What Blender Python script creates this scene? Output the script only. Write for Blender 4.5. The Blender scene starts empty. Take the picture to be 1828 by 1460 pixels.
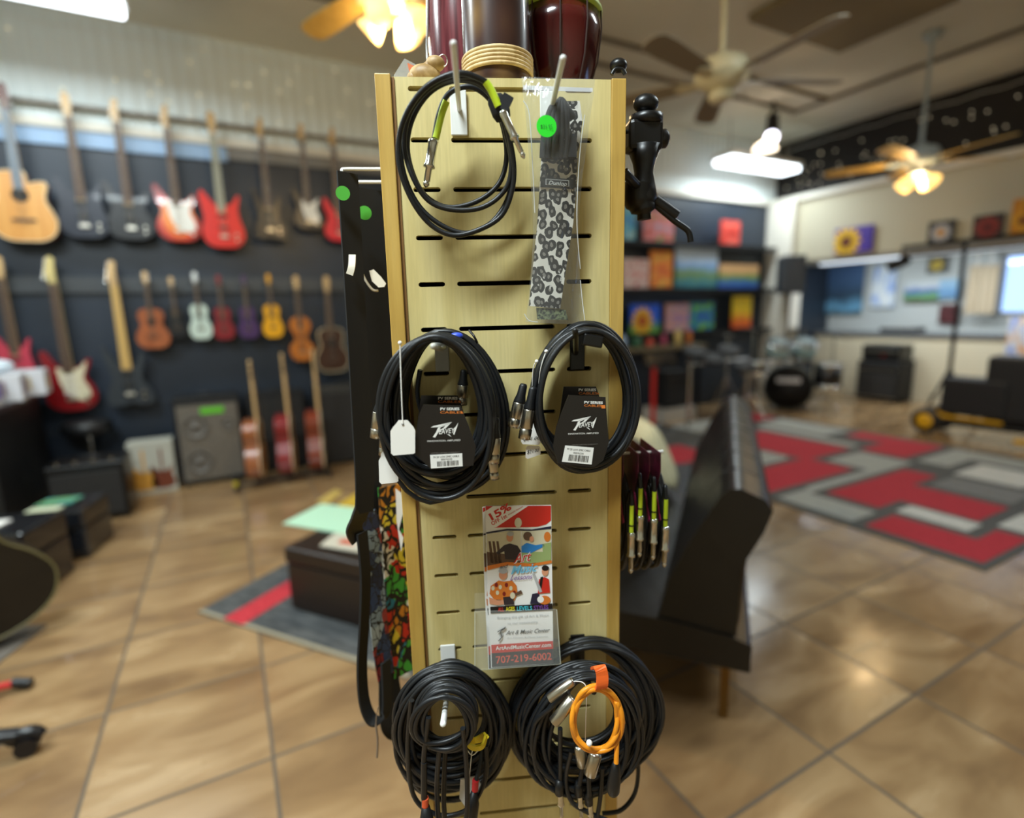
import bpy, math, random
from mathutils import Vector, Matrix
random.seed(7)
sc = bpy.context.scene
C = sc.collection
PI = math.pi

# ------------------------------------------------------------------ camera
CAM = Vector((0, 0, 1.363)); FPX = 946.56
PITCH, ROLL, AZ = .179486, -.0248974, .488912
_F = Vector((math.sin(AZ)*math.cos(PITCH), math.cos(AZ)*math.cos(PITCH), -math.sin(PITCH)))
_R = Vector((math.cos(AZ), -math.sin(AZ), 0)); _U = _R.cross(_F)
_R2 = _R*math.cos(ROLL) + _U*math.sin(ROLL); _U2 = _U*math.cos(ROLL) - _R*math.sin(ROLL)
cd = bpy.data.cameras.new('camera'); cam = bpy.data.objects.new('camera', cd); C.objects.link(cam)
cd.sensor_width = 36; cd.lens = FPX/1828*36; cd.clip_start = .02; cd.clip_end = 200
cd.dof.use_dof = True; cd.dof.focus_distance = .67; cd.dof.aperture_fstop = 1.4
cam.matrix_world = Matrix(((_R2.x, _U2.x, -_F.x, CAM.x), (_R2.y, _U2.y, -_F.y, CAM.y), (_R2.z, _U2.z, -_F.z, CAM.z), (0, 0, 0, 1)))
sc.camera = cam
sc.view_settings.view_transform = 'Standard'; sc.view_settings.look = 'None'
sc.view_settings.gamma = 1; sc.view_settings.use_curve_mapping = False
sc.view_settings.exposure = 0.05
sc.cycles.max_bounces = 8; sc.cycles.transparent_max_bounces = 10

# ------------------------------------------------------------------ world: daylight outside the shop windows
W = bpy.data.worlds.new('world'); sc.world = W; W.use_nodes = True
bg = W.node_tree.nodes['Background']
bg.inputs[0].default_value = (.42, .62, 1, 1); bg.inputs[1].default_value = 2.0

def area(name, loc, rot, sx, sy, power, col):
    l = bpy.data.lights.new(name, 'AREA'); l.shape = 'RECTANGLE'; l.size = sx; l.size_y = sy
    l.energy = power; l.color = col
    o = bpy.data.objects.new(name, l); C.objects.link(o); o.location = loc; o.rotation_euler = rot
    return o
def point(name, loc, power, col, r=.05):
    l = bpy.data.lights.new(name, 'POINT'); l.energy = power; l.color = col; l.shadow_soft_size = r
    o = bpy.data.objects.new(name, l); C.objects.link(o); o.location = loc
    return o
COOL = (.85, .97, 1); WARM = (1, .72, .38)
# ceiling fluorescents (fixtures are built below at the same places; the unseen one over the left floor is added to brighten it)
TUBES = [(-.96, 4.33, 3.30, 1.28, .32), (6.24, 4.86, 3.15, 1.34, .34), (-.85, .05, 3.3, 1.3, .3), (-1.45, 2.3, 3.3, 1.3, .3), (2.9, .6, 3.3, 1.3, .3)]
for i, (x, y, z, sx, sy) in enumerate(TUBES):
    area('fluorescent_light', (x, y, z-.075), (0, 0, 0), sx, sy*.8, [30, 27, 106, 74, 32][i], COOL)
FANS = [(.86, 2.70), (2.70, 2.38), (5.60, 2.70)]
for i, (x, y) in enumerate(FANS):
    if i != 1: point('fan_light', (x, y, 2.66 if i == 0 else 2.42), 38 if i == 0 else 26, WARM, .06)

# ------------------------------------------------------------------ pixel rays -> real planes
def ray(px, py): return _F + _R2*((px-914)/FPX) - _U2*((py-730)/FPX)
def at(px, py, ax, val):
    d = ray(px, py); return CAM + d*((val-CAM[ax])/d[ax])
TA = math.radians(-23.0165); TD = .713
_ex = Vector((math.cos(TA), math.sin(TA), 0)); _ey = Vector((-math.sin(TA), math.cos(TA), 0))
TO = Vector((TD*_ey.x, TD*_ey.y, 0))
def TP(px, py, d=0.0):          # tower frame: x along its face, y = away from the viewer, z up
    r = ray(px, py); P = r*((TD-d)/r.dot(_ey)); return Vector((P.dot(_ex), -d, P.z+CAM.z))
FW = (0, 0, 0, 0); FT = (TO.x, TO.y, 0, TA)

# ------------------------------------------------------------------ materials
def s2l(c):
    c = c/255; return c/12.92 if c <= .04045 else ((c+.055)/1.055)**2.4
def col(c): return (s2l(c[0]), s2l(c[1]), s2l(c[2]), 1)
_mc = {}
def M(name, c, rough=.5, metal=0, emit=None, es=1, coat=0, alpha=None, trans=0, spec=.5):
    if name in _mc: return _mc[name]
    m = bpy.data.materials.new(name); m.use_nodes = True; b = m.node_tree.nodes['Principled BSDF']
    b.inputs['Base Color'].default_value = col(c); b.inputs['Roughness'].default_value = rough
    b.inputs['Metallic'].default_value = metal; b.inputs['Coat Weight'].default_value = coat
    b.inputs['Transmission Weight'].default_value = trans; b.inputs['Specular IOR Level'].default_value = spec
    if emit: b.inputs['Emission Color'].default_value = col(emit); b.inputs['Emission Strength'].default_value = es
    if alpha is not None: b.inputs['Alpha'].default_value = alpha
    _mc[name] = m; return m
def nodes(name, rough=.5, **k):
    m = M(name, (128, 128, 128), rough, **k); return m, m.node_tree.nodes, m.node_tree.links, m.node_tree.nodes['Principled BSDF']
def ramp(n, stops, interp='LINEAR'):
    r = n.new('ShaderNodeValToRGB'); r.color_ramp.interpolation = interp; e = r.color_ramp.elements
    e[0].position = stops[0][0]; e[0].color = col(stops[0][1]); e[1].position = stops[1][0]; e[1].color = col(stops[1][1])
    for p, c in stops[2:]:
        x = e.new(p); x.color = col(c)
    return r
def coords(n, l, scale=(1, 1, 1), rot=(0, 0, 0), kind='Object'):
    t = n.new('ShaderNodeTexCoord'); mp = n.new('ShaderNodeMapping'); mp.inputs['Scale'].default_value = scale; mp.inputs['Rotation'].default_value = rot
    l.new(t.outputs[kind], mp.inputs[0]); return mp.outputs[0]
def noise_mat(name, stops, scale=4, sc3=(1, 1, 1), rough=.5, detail=4, dist=0, bump=0, **k):
    m, n, l, b = nodes(name, rough, **k)
    nz = n.new('ShaderNodeTexNoise'); nz.inputs['Scale'].default_value = scale; nz.inputs['Detail'].default_value = detail; nz.inputs['Distortion'].default_value = dist
    l.new(coords(n, l, sc3), nz.inputs[0]); r = ramp(n, stops); l.new(nz.outputs[0], r.inputs[0]); l.new(r.outputs[0], b.inputs['Base Color'])
    if bump:
        bp = n.new('ShaderNodeBump'); bp.inputs['Strength'].default_value = bump; bp.inputs['Distance'].default_value = .01
        l.new(nz.outputs[0], bp.inputs['Height']); l.new(bp.outputs[0], b.inputs['Normal'])
    return m

black = M('black_rubber', (17, 18, 20), .45)
cableM = M('black_cable_jacket', (18, 20, 23), .42)
blackp = M('black_plastic', (14, 14, 15), .35)
blackm = M('black_matte', (12, 12, 13), .7)
chrome = M('chrome', (215, 215, 210), .18, 1)
nickel = M('nickel', (190, 185, 172), .3, 1)
whiteE = M('white_enamel', (232, 232, 228), .35)
whiteP = M('white_paper', (240, 238, 232), .8)
lime = M('lime_heat_shrink', (196, 220, 40), .5)
stickG = M('green_sticker', (40, 225, 40), .6)
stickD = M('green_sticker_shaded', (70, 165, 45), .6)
gold = M('brass', (190, 150, 70), .3, 1)
strapB = M('black_webbing', (10, 10, 11), .8)

def wood_mat(name, c1, c2, c3, rough=.45):
    m, n, l, b = nodes(name, rough)
    nz = n.new('ShaderNodeTexNoise'); nz.inputs['Scale'].default_value = 9; nz.inputs['Detail'].default_value = 5; nz.inputs['Distortion'].default_value = .6
    l.new(coords(n, l, (2.2, 2.2, .35)), nz.inputs[0]); r = ramp(n, [(.3, c1), (.55, c2), (.75, c3)]); l.new(nz.outputs[0], r.inputs[0])
    n2 = n.new('ShaderNodeTexNoise'); n2.inputs['Scale'].default_value = 60; n2.inputs['Detail'].default_value = 3
    l.new(coords(n, l, (6, 6, .35)), n2.inputs[0])
    mx = n.new('ShaderNodeMixRGB'); mx.blend_type = 'MULTIPLY'; mx.inputs[0].default_value = .22
    l.new(r.outputs[0], mx.inputs[1]); l.new(n2.outputs[0], mx.inputs[2]); l.new(mx.outputs[0], b.inputs['Base Color'])
    return m
maple = wood_mat('pale_maple_ply', (208, 188, 122), (224, 206, 142), (234, 218, 160))
plyedge = wood_mat('amber_ply_edge', (186, 146, 66), (204, 166, 84), (216, 182, 104), .4)

# ------------------------------------------------------------------ mesh helper
class MB:
    def __init__(s): s.v = []; s.f = []; s.m = []; s.s = []
    def add(s, vs, fs, mi=0, sm=False, X=None):
        b = len(s.v)
        s.v += [tuple(X @ Vector(v)) if X else tuple(v) for v in vs]
        for f in fs: s.f.append([b+i for i in f]); s.m.append(mi); s.s.append(sm)
        return s
    def box(s, c, d, mi=0, rot=None, X=None):
        R = Matrix.Translation(c) @ (rot.to_4x4() if rot else Matrix.Identity(4))
        if X: R = X @ R
        x, y, z = d[0]/2, d[1]/2, d[2]/2
        vs = [(a, b_, c_) for a in (-x, x) for b_ in (-y, y) for c_ in (-z, z)]
        return s.add(vs, [(0, 1, 3, 2), (4, 6, 7, 5), (0, 4, 5, 1), (2, 3, 7, 6), (0, 2, 6, 4), (1, 5, 7, 3)], mi, False, R)
    def bx(s, x0, x1, y0, y1, z0, z1, mi=0): return s.box(((x0+x1)/2, (y0+y1)/2, (z0+z1)/2), (abs(x1-x0), abs(y1-y0), abs(z1-z0)), mi)
    def tube(s, pts, r, seg=8, mi=0, closed=False, caps=True, flat=None):
        P = [Vector(p) for p in pts]; n = len(P); rs = r if hasattr(r, '__len__') else [r]*n
        T = []
        for i in range(n):
            a = P[(i-1) % n] if (closed or i) else P[i]; b = P[(i+1) % n] if (closed or i < n-1) else P[i]
            t = (b-a); T.append(t.normalized() if t.length > 1e-9 else Vector((0, 0, 1)))
        up = Vector((0, 0, 1)) if abs(T[0].z) < .9 else Vector((0, 1, 0))
        N = T[0].cross(up).normalized(); vs = []
        for i in range(n):
            N = (N - T[i]*N.dot(T[i])).normalized(); B = T[i].cross(N)
            for k in range(seg):
                a = 2*PI*k/seg; vs.append(P[i] + (N*math.cos(a)*(flat or 1) + B*math.sin(a))*rs[i])
        fs = []
        for i in range(n if closed else n-1):
            j = (i+1) % n
            for k in range(seg):
                l = (k+1) % seg; fs.append((i*seg+k, i*seg+l, j*seg+l, j*seg+k))
        s.add(vs, fs, mi, True)
        if caps and not closed:
            s.add(vs[:seg], [tuple(range(seg))[::-1]], mi); s.add(vs[-seg:], [tuple(range(seg))], mi)
        return s
    def cyl(s, a, b, r0, r1=None, seg=20, mi=0, caps=True): return s.tube([a, b], [r0, r0 if r1 is None else r1], seg, mi, False, caps)
    def lathe(s, prof, org=(0, 0, 0), axis=(0, 0, 1), seg=28, mi=0, caps=True):   # prof: (radius, height)
        ax = Vector(axis).normalized(); q = Vector((0, 0, 1)).rotation_difference(ax).to_matrix().to_4x4()
        X = Matrix.Translation(org) @ q; vs = []; fs = []
        for r, h in prof:
            for k in range(seg): a = 2*PI*k/seg; vs.append((r*math.cos(a), r*math.sin(a), h))
        for i in range(len(prof)-1):
            for k in range(seg):
                l = (k+1) % seg; fs.append((i*seg+k, i*seg+l, (i+1)*seg+l, (i+1)*seg+k))
        if caps and prof[0][0] > 1e-4: fs.append(tuple(range(seg))[::-1])
        if caps and prof[-1][0] > 1e-4: fs.append(tuple(range((len(prof)-1)*seg, len(prof)*seg)))
        return s.add(vs, fs, mi, True, X)
    def ball(s, c, r, mi=0, seg=16, sc_=(1, 1, 1), rot=None):
        prof = [(math.sin(PI*i/10), -math.cos(PI*i/10)) for i in range(11)]
        vs = []; fs = []
        for pr, h in prof:
            for k in range(seg): a = 2*PI*k/seg; vs.append((pr*math.cos(a)*r*sc_[0], pr*math.sin(a)*r*sc_[1], h*r*sc_[2]))
        for i in range(10):
            for k in range(seg):
                l = (k+1) % seg; fs.append((i*seg+k, i*seg+l, (i+1)*seg+l, (i+1)*seg+k))
        return s.add(vs, fs, mi, True, Matrix.Translation(c) @ (rot.to_4x4() if rot else Matrix.Identity(4)))
    def prism(s, pts, off, mi=0, mi_side=None):     # pts 3D planar loop, off = extrusion vector
        n = len(pts); off = Vector(off); a = [Vector(p) for p in pts]; b = [p+off for p in a]
        s.add(a+b, [tuple(range(n)), tuple(range(2*n-1, n-1, -1))], mi)
        s.add(a+b, [(i, n+i, n+(i+1) % n, (i+1) % n) for i in range(n)], mi if mi_side is None else mi_side)
        return s
    def poly(s, pts, mi=0): return s.add(pts, [tuple(range(len(pts)))], mi)
    def ribbon(s, pts, w, wd, th=.002, mi=0):        # flat band along pts; wd = width direction (or a list)
        P = [Vector(p) for p in pts]; n = len(P); vs = []
        for i in range(n):
            t = (P[min(i+1, n-1)]-P[max(i-1, 0)]).normalized(); d = Vector(wd[i] if isinstance(wd, list) else wd).normalized()
            d = (d - t*d.dot(t)).normalized(); nn = t.cross(d); ww = (w[i] if hasattr(w, '__len__') else w)/2
            vs += [P[i]-d*ww-nn*th/2, P[i]+d*ww-nn*th/2, P[i]+d*ww+nn*th/2, P[i]-d*ww+nn*th/2]
        fs = [(0, 1, 2, 3), (4*n-1, 4*n-2, 4*n-3, 4*n-4)]
        for i in range(n-1):
            for k in range(4): l = (k+1) % 4; fs.append((4*i+k, 4*i+4+k, 4*i+4+l, 4*i+l))
        return s.add(vs, fs, mi, False)
    def build(s, name, mats, parent=None, frame=FW, org=(0, 0, 0), label=None, bevel=0, subd=0, smooth=None, kind=None):
        if isinstance(parent, Thing): org = parent.org; root = parent.o
        elif parent is not None: org = parent['_o']; root = parent
        else: root = None
        me = bpy.data.meshes.new(name); o_ = Vector(org)
        me.from_pydata([tuple(Vector(v)-o_) for v in s.v], [], s.f)
        mats = mats if isinstance(mats, (list, tuple)) else [mats]
        for m in mats: me.materials.append(m)
        me.polygons.foreach_set('material_index', s.m); me.polygons.foreach_set('use_smooth', [smooth if smooth is not None else x for x in s.s])
        me.update()
        o = bpy.data.objects.new(name, me); C.objects.link(o)
        if root is not None: o.parent = root
        else:
            place(o, frame, org)
        o['_o'] = tuple(org)
        if label: o['label'] = label
        if kind: o['kind'] = kind
        if bevel:
            b = o.modifiers.new('bevel', 'BEVEL'); b.width = bevel; b.segments = 2; b.limit_method = 'ANGLE'
        if subd:
            b = o.modifiers.new('subd', 'SUBSURF'); b.levels = subd; b.render_levels = subd
        return o
def place(o, frame, org):
    x, y, z, a = frame; c, s_ = math.cos(a), math.sin(a)
    o.location = (x+c*org[0]-s_*org[1], y+s_*org[0]+c*org[1], z+org[2]); o.rotation_euler = (0, 0, a)
class Thing:
    def __init__(s, name, label, cat, frame=FW, org=(0, 0, 0), group=None):
        s.org = tuple(org); s.o = bpy.data.objects.new(name, None); s.o.empty_display_size = .05; C.objects.link(s.o); place(s.o, frame, s.org)
        s.o['label'] = label; s.o['category'] = cat
        if group: s.o['group'] = group
def tag(o, label, cat, group=None):
    o['label'] = label; o['category'] = cat
    if group: o['group'] = group
    return o
def struct(o): o['kind'] = 'structure'; return o

def cr(pts, n=6, closed=False):       # Catmull-Rom
    P = [Vector(p) for p in pts]; N = len(P); out = []
    for i in range(N if closed else N-1):
        g = (lambda k: P[k % N]) if closed else (lambda k: P[max(0, min(N-1, k))])
        a, b, c, d = g(i-1), g(i), g(i+1), g(i+2)
        for k in range(n):
            t = k/n; out.append(.5*((2*b)+(c-a)*t+(2*a-5*b+4*c-d)*t*t+(3*b-a-3*c+d)*t**3))
    if not closed: out.append(P[-1])
    return out

_tc = {}
def text_mesh(txt, shear=0.0, bold=0.0):
    k = (txt, shear, bold)
    if k in _tc: return _tc[k]
    cu = bpy.data.curves.new('t', 'FONT'); cu.body = txt; cu.size = 1; cu.shear = shear; cu.offset = bold; cu.resolution_u = 3
    o = bpy.data.objects.new('t', cu); C.objects.link(o)
    dg = bpy.context.evaluated_depsgraph_get(); me = o.evaluated_get(dg).to_mesh()
    vs = [(v.co.x, v.co.y) for v in me.vertices]; fs = [tuple(p.vertices) for p in me.polygons]
    o.evaluated_get(dg).to_mesh_clear(); bpy.data.objects.remove(o); bpy.data.curves.remove(cu)
    _tc[k] = (vs, fs); return _tc[k]
def text(mb, txt, A, B, h, P, mi=0, shear=0, bold=0, cap=.72):
    """lettering from baseline point A to B (2D), cap height h, P maps 2D -> 3D"""
    vs, fs = text_mesh(txt, shear, bold)
    if not vs: return
    x0 = min(v[0] for v in vs); x1 = max(v[0] for v in vs); A = Vector(A); B = Vector(B); d = B-A; u = Vector((d.y, -d.x)).normalized()
    mb.add([P(*(A + d*((x-x0)/(x1-x0)) + u*(y/cap*h))) for x, y in vs], fs, mi)

# ================================================================== THE ROOM
YW = 5.36; XR = 7.3; XB = 8.8; ZC = 3.63; X0 = -3.6; Y0 = -3.2
def floor_mat():
    m, n, l, b = nodes('polished_brown_tile', .22)
    t = n.new('ShaderNodeTexCoord'); sp = n.new('ShaderNodeSeparateXYZ'); l.new(t.outputs['Object'], sp.inputs[0])
    def mth(op, a, b_=None, c_=None):
        x = n.new('ShaderNodeMath'); x.operation = op
        for i, q in enumerate((a, b_, c_)):
            if q is None: continue
            if isinstance(q, (int, float)): x.inputs[i].default_value = q
            else: l.new(q, x.inputs[i])
        return x.outputs[0]
    S = .505
    sh = mth('MULTIPLY', mth('LESS_THAN', sp.outputs[0], .99), .165)
    fx = mth('DIVIDE', mth('ADD', sp.outputs[0], .006+S*20), S); fy = mth('DIVIDE', mth('ADD', mth('ADD', sp.outputs[1], sh), -.807+S*20), S)
    ex = mth('PINGPONG', fx, .5); ey = mth('PINGPONG', fy, .5)
    g = mth('MINIMUM', ex, ey); grout = mth('LESS_THAN', g, .011)
    cb = n.new('ShaderNodeCombineXYZ'); l.new(mth('FLOOR', fx), cb.inputs[0]); l.new(mth('FLOOR', fy), cb.inputs[1])
    wn = n.new('ShaderNodeTexWhiteNoise'); l.new(cb.outputs[0], wn.inputs[0])
    ofs = n.new('ShaderNodeVectorMath'); ofs.operation = 'MULTIPLY_ADD'; l.new(wn.outputs['Color'], ofs.inputs[0]); ofs.inputs[1].default_value = (9, 9, 9); l.new(t.outputs['Object'], ofs.inputs[2])
    mp = n.new('ShaderNodeMapping'); mp.inputs['Scale'].default_value = (1.0, 2.6, 1); mp.inputs['Rotation'].default_value = (0, 0, .5); l.new(ofs.outputs[0], mp.inputs[0])
    nz = n.new('ShaderNodeTexNoise'); nz.inputs['Scale'].default_value = 2.2; nz.inputs['Detail'].default_value = 3.5; nz.inputs['Distortion'].default_value = .6; l.new(mp.outputs[0], nz.inputs[0])
    r = ramp(n, [(.3, (124, 97, 68)), (.5, (146, 117, 82)), (.64, (163, 134, 96)), (.8, (182, 154, 116))]); l.new(nz.outputs[0], r.inputs[0])
    mx = n.new('ShaderNodeMixRGB'); l.new(grout, mx.inputs[0]); l.new(r.outputs[0], mx.inputs[1]); mx.inputs[2].default_value = col((92, 80, 66))
    l.new(mx.outputs[0], b.inputs['Base Color'])
    rg = mth('ADD', mth('MULTIPLY', grout, .5), mth('MULTIPLY', nz.outputs[0], .5)); l.new(mth('ADD', rg, -.06), b.inputs['Roughness'])
    bp = n.new('ShaderNodeBump'); bp.inputs['Strength'].default_value = .4; bp.inputs['Distance'].default_value = .004
    l.new(mth('SUBTRACT', 1, grout), bp.inputs['Height']); l.new(bp.outputs[0], b.inputs['Normal'])
    return m
ceilM = noise_mat('beige_ceiling', [(.3, (212, 210, 194)), (.7, (222, 220, 206))], 2, rough=.9)
def corr_mat():
    m, n, l, b = nodes('white_corrugated_wall', .6)
    b.inputs['Base Color'].default_value = col((230, 240, 240))
    w = n.new('ShaderNodeTexWave'); w.inputs['Scale'].default_value = 3.2; w.inputs['Distortion'].default_value = .6; l.new(coords(n, l), w.inputs[0])
    bp = n.new('ShaderNodeBump'); bp.inputs['Strength'].default_value = .35; bp.inputs['Distance'].default_value = .03; l.new(w.outputs[0], bp.inputs['Height']); l.new(bp.outputs[0], b.inputs['Normal'])
    return m
whiteW = corr_mat()
darkW = noise_mat('charcoal_wall_paint', [(.3, (30, 40, 52)), (.7, (40, 50, 64))], 1.5, rough=.42)
darkW2 = M('black_clerestory', (26, 23, 21), .8)
beige = M('beige_wall', (196, 190, 168), .8)
shadeM = M('white_trim', (226, 222, 210), .6)
greyT = M('grey_trim', (110, 114, 118), .5)
concrete = M('pavement', (140, 140, 138), .9)
T_ = .12
struct(MB().bx(X0-T_, 8.8+T_, Y0-T_, YW+T_, -.1, 0).build('floor', floor_mat()))
struct(MB().bx(X0-T_, 8.8+T_, Y0-T_, YW+T_, ZC, ZC+.1).build('ceiling', ceilM))
struct(MB().bx(X0-T_, 8.8+T_, YW, YW+T_, 2.80, ZC).build('wall_back_upper', whiteW))
struct(MB().bx(X0-T_, 8.8+T_, YW, YW+T_, 0, 2.80).build('wall_back', darkW))
struct(MB().bx(X0-T_, X0, Y0, YW, 0, ZC).build('wall_left', beige))
struct(MB().bx(X0-T_, 8.8+T_, Y0-T_, Y0, 0, ZC).build('wall_front', beige))
struct(MB().bx(XR, XR+T_, Y0, YW, 2.87, ZC).build('wall_right_upper', darkW2))
struct(MB().bx(XR-.03, XR+T_, Y0, YW, 1.98, 2.85).build('wall_right', beige))
struct(MB().bx(XR-.10, XR+.02, Y0, YW, 2.80, 2.87).build('trim_1', shadeM, bevel=.01))
struct(MB().bx(XR-.02, XB+.1, Y0, YW, 1.98, 2.05).build('ceiling_bay', shadeM))
# street wall of the bay, with window openings
mb = MB(); wins = [(1.2, 3.21, 1.17, 1.96), (-2.6, .9, .98, 1.96)]
mb.bx(XB, XB+T_, Y0, wins[1][0], 0, ZC); mb.bx(XB, XB+T_, wins[1][1], wins[0][0], 0, ZC); mb.bx(XB, XB+T_, wins[0][1], YW, 0, ZC)
for a, b_, c_, d_ in wins: mb.bx(XB, XB+T_, a, b_, 0, c_); mb.bx(XB, XB+T_, a, b_, d_, ZC)
struct(mb.build('wall_street', M('pale_grey_wall', (186, 192, 192), .8)))
def glass_mat():
    m, n, l, b = nodes('window_glass', .02); tr = n.new('ShaderNodeBsdfTransparent'); tr.inputs[0].default_value = (.95, .97, 1, 1); gl = n.new('ShaderNodeBsdfGlossy'); gl.inputs['Roughness'].default_value = .02
    fr = n.new('ShaderNodeFresnel'); fr.inputs[0].default_value = 1.45; mx = n.new('ShaderNodeMixShader'); l.new(fr.outputs[0], mx.inputs[0]); l.new(tr.outputs[0], mx.inputs[1]); l.new(gl.outputs[0], mx.inputs[2]); l.new(mx.outputs[0], n['Material Output'].inputs[0])
    return m
glass = glass_mat()
for i, (a, b_, c_, d_) in enumerate(wins):
    w = MB(); t = .05
    w.bx(XB-.02, XB+T_, a, a+t, c_, d_).bx(XB-.02, XB+T_, b_-t, b_, c_, d_).bx(XB-.02, XB+T_, a, b_, c_, c_+t).bx(XB-.02, XB+T_, a, b_, d_-t, d_)
    o = struct(w.build('window_%d' % (i+1), M('window_frame_grey', (150, 152, 150), .5)))
    MB().bx(XB+.05, XB+.055, a+t, b_-t, c_+t, d_-t).build('window_pane', glass, o)
struct(MB().bx(XR-.16, XR+.12, YW-.42, YW, 0, 2.80).build('trim_2', shadeM, bevel=.01))        # pale corner pillar
struct(MB().bx(-1.55, XR-.16, YW-.05, YW, 2.795, 2.86).build('trim_3', shadeM, bevel=.008))
struct(MB().bx(-1.75, .18, YW-.025, YW, 2.68, 2.80).build('trim_4', M('pale_blue_light_band', (150, 180, 214), .45)))  # band of fluorescent light on the wall, painted as a pale blue strip
struct(MB().bx(.18, 3.0, YW-.025, YW, 2.70, 2.80).build('trim_5', M('grey_board', (128, 126, 122), .5)))
struct(MB().bx(-3.0, 3.0, YW-.03, YW, 1.60, 1.72).build('trim_6', M('dark_grey_rail_board', (66, 70, 74), .4)))
# conduits on the ceiling
for i, (a, b_) in enumerate([((-1, 3.97), (6.2, 3.97)), ((-1, 4.36), (6.2, 4.36)), ((6.2, -1), (6.2, 4.4))]):
    struct(MB().cyl((a[0], a[1], ZC-.02), (b_[0], b_[1], ZC-.02), .02, seg=10, mi=0).build('trim_%d' % (7+i), M('conduit_grey', (112, 104, 92), .6)))
struct(MB().bx(3.9, 5.1, 2.3, 3.2, ZC-.06, ZC).build('trim_10', M('olive_hatch', (128, 116, 88), .8), bevel=.01))
struct(MB().bx(8.92, 40, -20, 25, -.3, -.06).build('floor_outside', concrete))
# display bench in the bay
MBb = MB().bx(8.42, 8.80, .2, YW-.02, .90, .95).bx(8.46, 8.78, .2, YW-.02, 0, .90, 1)
tag(MBb.build('window_bench', [greyT, M('cream_panel', (206, 196, 170), .7)]), 'long cream bench with grey top running under the street windows', 'bench')

# bay: strip lamp added under the soffit to brighten the bay
area('bay_fill_light', (7.62, 3.5, 1.90), (0, -.35, 0), .10, 2.6, 34, (.86, .95, 1))
t = Thing('bay_fill_lamp', 'long slim white strip lamp added under the soffit to brighten the street bay', 'fill light', org=(7.62, 3.5, 1.98))
MB().box((7.62, 3.5, 1.962), (.10, 2.7, .035)).build('housing', whiteE, t)
MB().box((7.62, 3.5, 1.935), (.08, 2.6, .02)).build('diffuser', M('bay_fill_glow', (255, 255, 255), .5, emit=(225, 240, 255), es=1.6), t)
# ------------------------------------------------------------------ ceiling fixtures
tubeM = M('lit_tube', (255, 255, 255), .5, emit=(235, 246, 255), es=5)
tl = ['long lit fluorescent ceiling fixture above the hanging guitars', 'lit fluorescent ceiling fixture above the painting shelves', 'fluorescent ceiling fixture overhead on the near left of the tower', 'added unseen fluorescent ceiling fixture brightening the open floor left of the tower', 'fluorescent ceiling fixture above the open floor right of the sofa']
for i, (x, y, z, sx, sy) in enumerate(TUBES):
    t = Thing('fluorescent_fixture', tl[i], 'ceiling light', org=(x, y, z))
    MB().box((x, y, z+.04), (sx, sy, .06)).build('housing', whiteE, t, bevel=.01)
    MB().box((x, y, z-.02), (sx*.97, sy*.86, .06)).build('diffuser', tubeM, t, bevel=.02)
    for s_ in (-.4, .4): MB().cyl((x+s_*sx, y, z+.06), (x+s_*sx, y, ZC), .006, seg=8).build('hanging_rod', nickel, t)

bulbM = M('warm_bulb', (255, 240, 200), .5, emit=(255, 214, 130), es=14)
shadeG = M('frosted_shade', (255, 226, 160), .5, emit=(255, 200, 110), es=2.2)
def fan(x, y, z, rot, lit, bladeM, bodyM, label):
    t = Thing('ceiling_fan', label, 'ceiling fan', org=(x, y, z))
    MB().lathe([(.02, -.08), (.06, -.05), (.075, 0)], (x, y, ZC)).build('canopy', bodyM, t)
    MB().cyl((x, y, z+.12), (x, y, ZC-.05), .016, seg=12).build('downrod', bodyM, t)
    MB().lathe([(.03, .15), (.05, .13), (.13, .10), (.155, .05), (.15, .0), (.10, -.04), (.05, -.06)], (x, y, z)).build('motor_housing', bodyM, t)
    for k in range(5):
        a = rot+2*PI*k/5; R = Matrix.Translation((x, y, z)) @ Matrix.Rotation(a, 4, 'Z') @ Matrix.Rotation(.2, 4, 'X')
        ol = [(.20, -.05), (.30, -.06), (.60, -.072), (.70, -.066), (.73, -.04), (.74, 0), (.73, .04), (.70, .066), (.60, .072), (.30, .06), (.20, .05)]
        b = MB().prism([R @ Vector((p, q, .0)) for p, q in ol], R.to_3x3() @ Vector((0, 0, .008)))
        bo = b.build('blade', bladeM, t)
        MB().prism([R @ Vector((p, q, -.004)) for p, q in [(.10, -.02), (.22, -.04), (.27, 0), (.22, .04), (.10, .02)]], R.to_3x3() @ Vector((0, 0, -.005))).build('blade_iron', bodyM, bo)
    MB().lathe([(.05, -.05), (.075, -.08), (.06, -.11), (.02, -.12)], (x, y, z)).build('light_hub', bodyM, t)
    for k in range(4 if lit else 0):
        a = rot+.4+PI/2*k; d = Vector((math.cos(a), math.sin(a), -.8)).normalized(); p = Vector((x, y, z-.09))+d*.07
        sh = MB().lathe([(.022, 0), (.035, .03), (.055, .08), (.065, .11)], p, d, 16).build('lamp_shade', shadeG if lit else M('unlit_glass_shade', (196, 200, 196), .3), t)
        MB().ball(p+d*.075, .034, seg=10).build('bulb', bulbM if lit else whiteE, sh)
    return t
bladeY = wood_mat('honey_blade_wood', (206, 166, 82), (222, 184, 98), (232, 198, 116), .4)
bladeGr = M('taupe_blade', (140, 128, 106), .6)
creamM = M('cream_metal', (206, 196, 160), .4)
fan(*FANS[0], 2.90, math.radians(112), True, bladeY, creamM, 'ceiling fan with honey wood blades and lit warm bulbs above the display tower')
fan(*FANS[1], 2.66, math.radians(-22), False, bladeGr, creamM, 'unlit cream ceiling fan with taupe blades right of the display tower')
fan(*FANS[2], 2.60, math.radians(-30), True, bladeY, M('pale_blue_grey_metal', (170, 184, 190), .3), 'ceiling fan with yellow blades and lit bulbs before the sunflower paintings')
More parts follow.
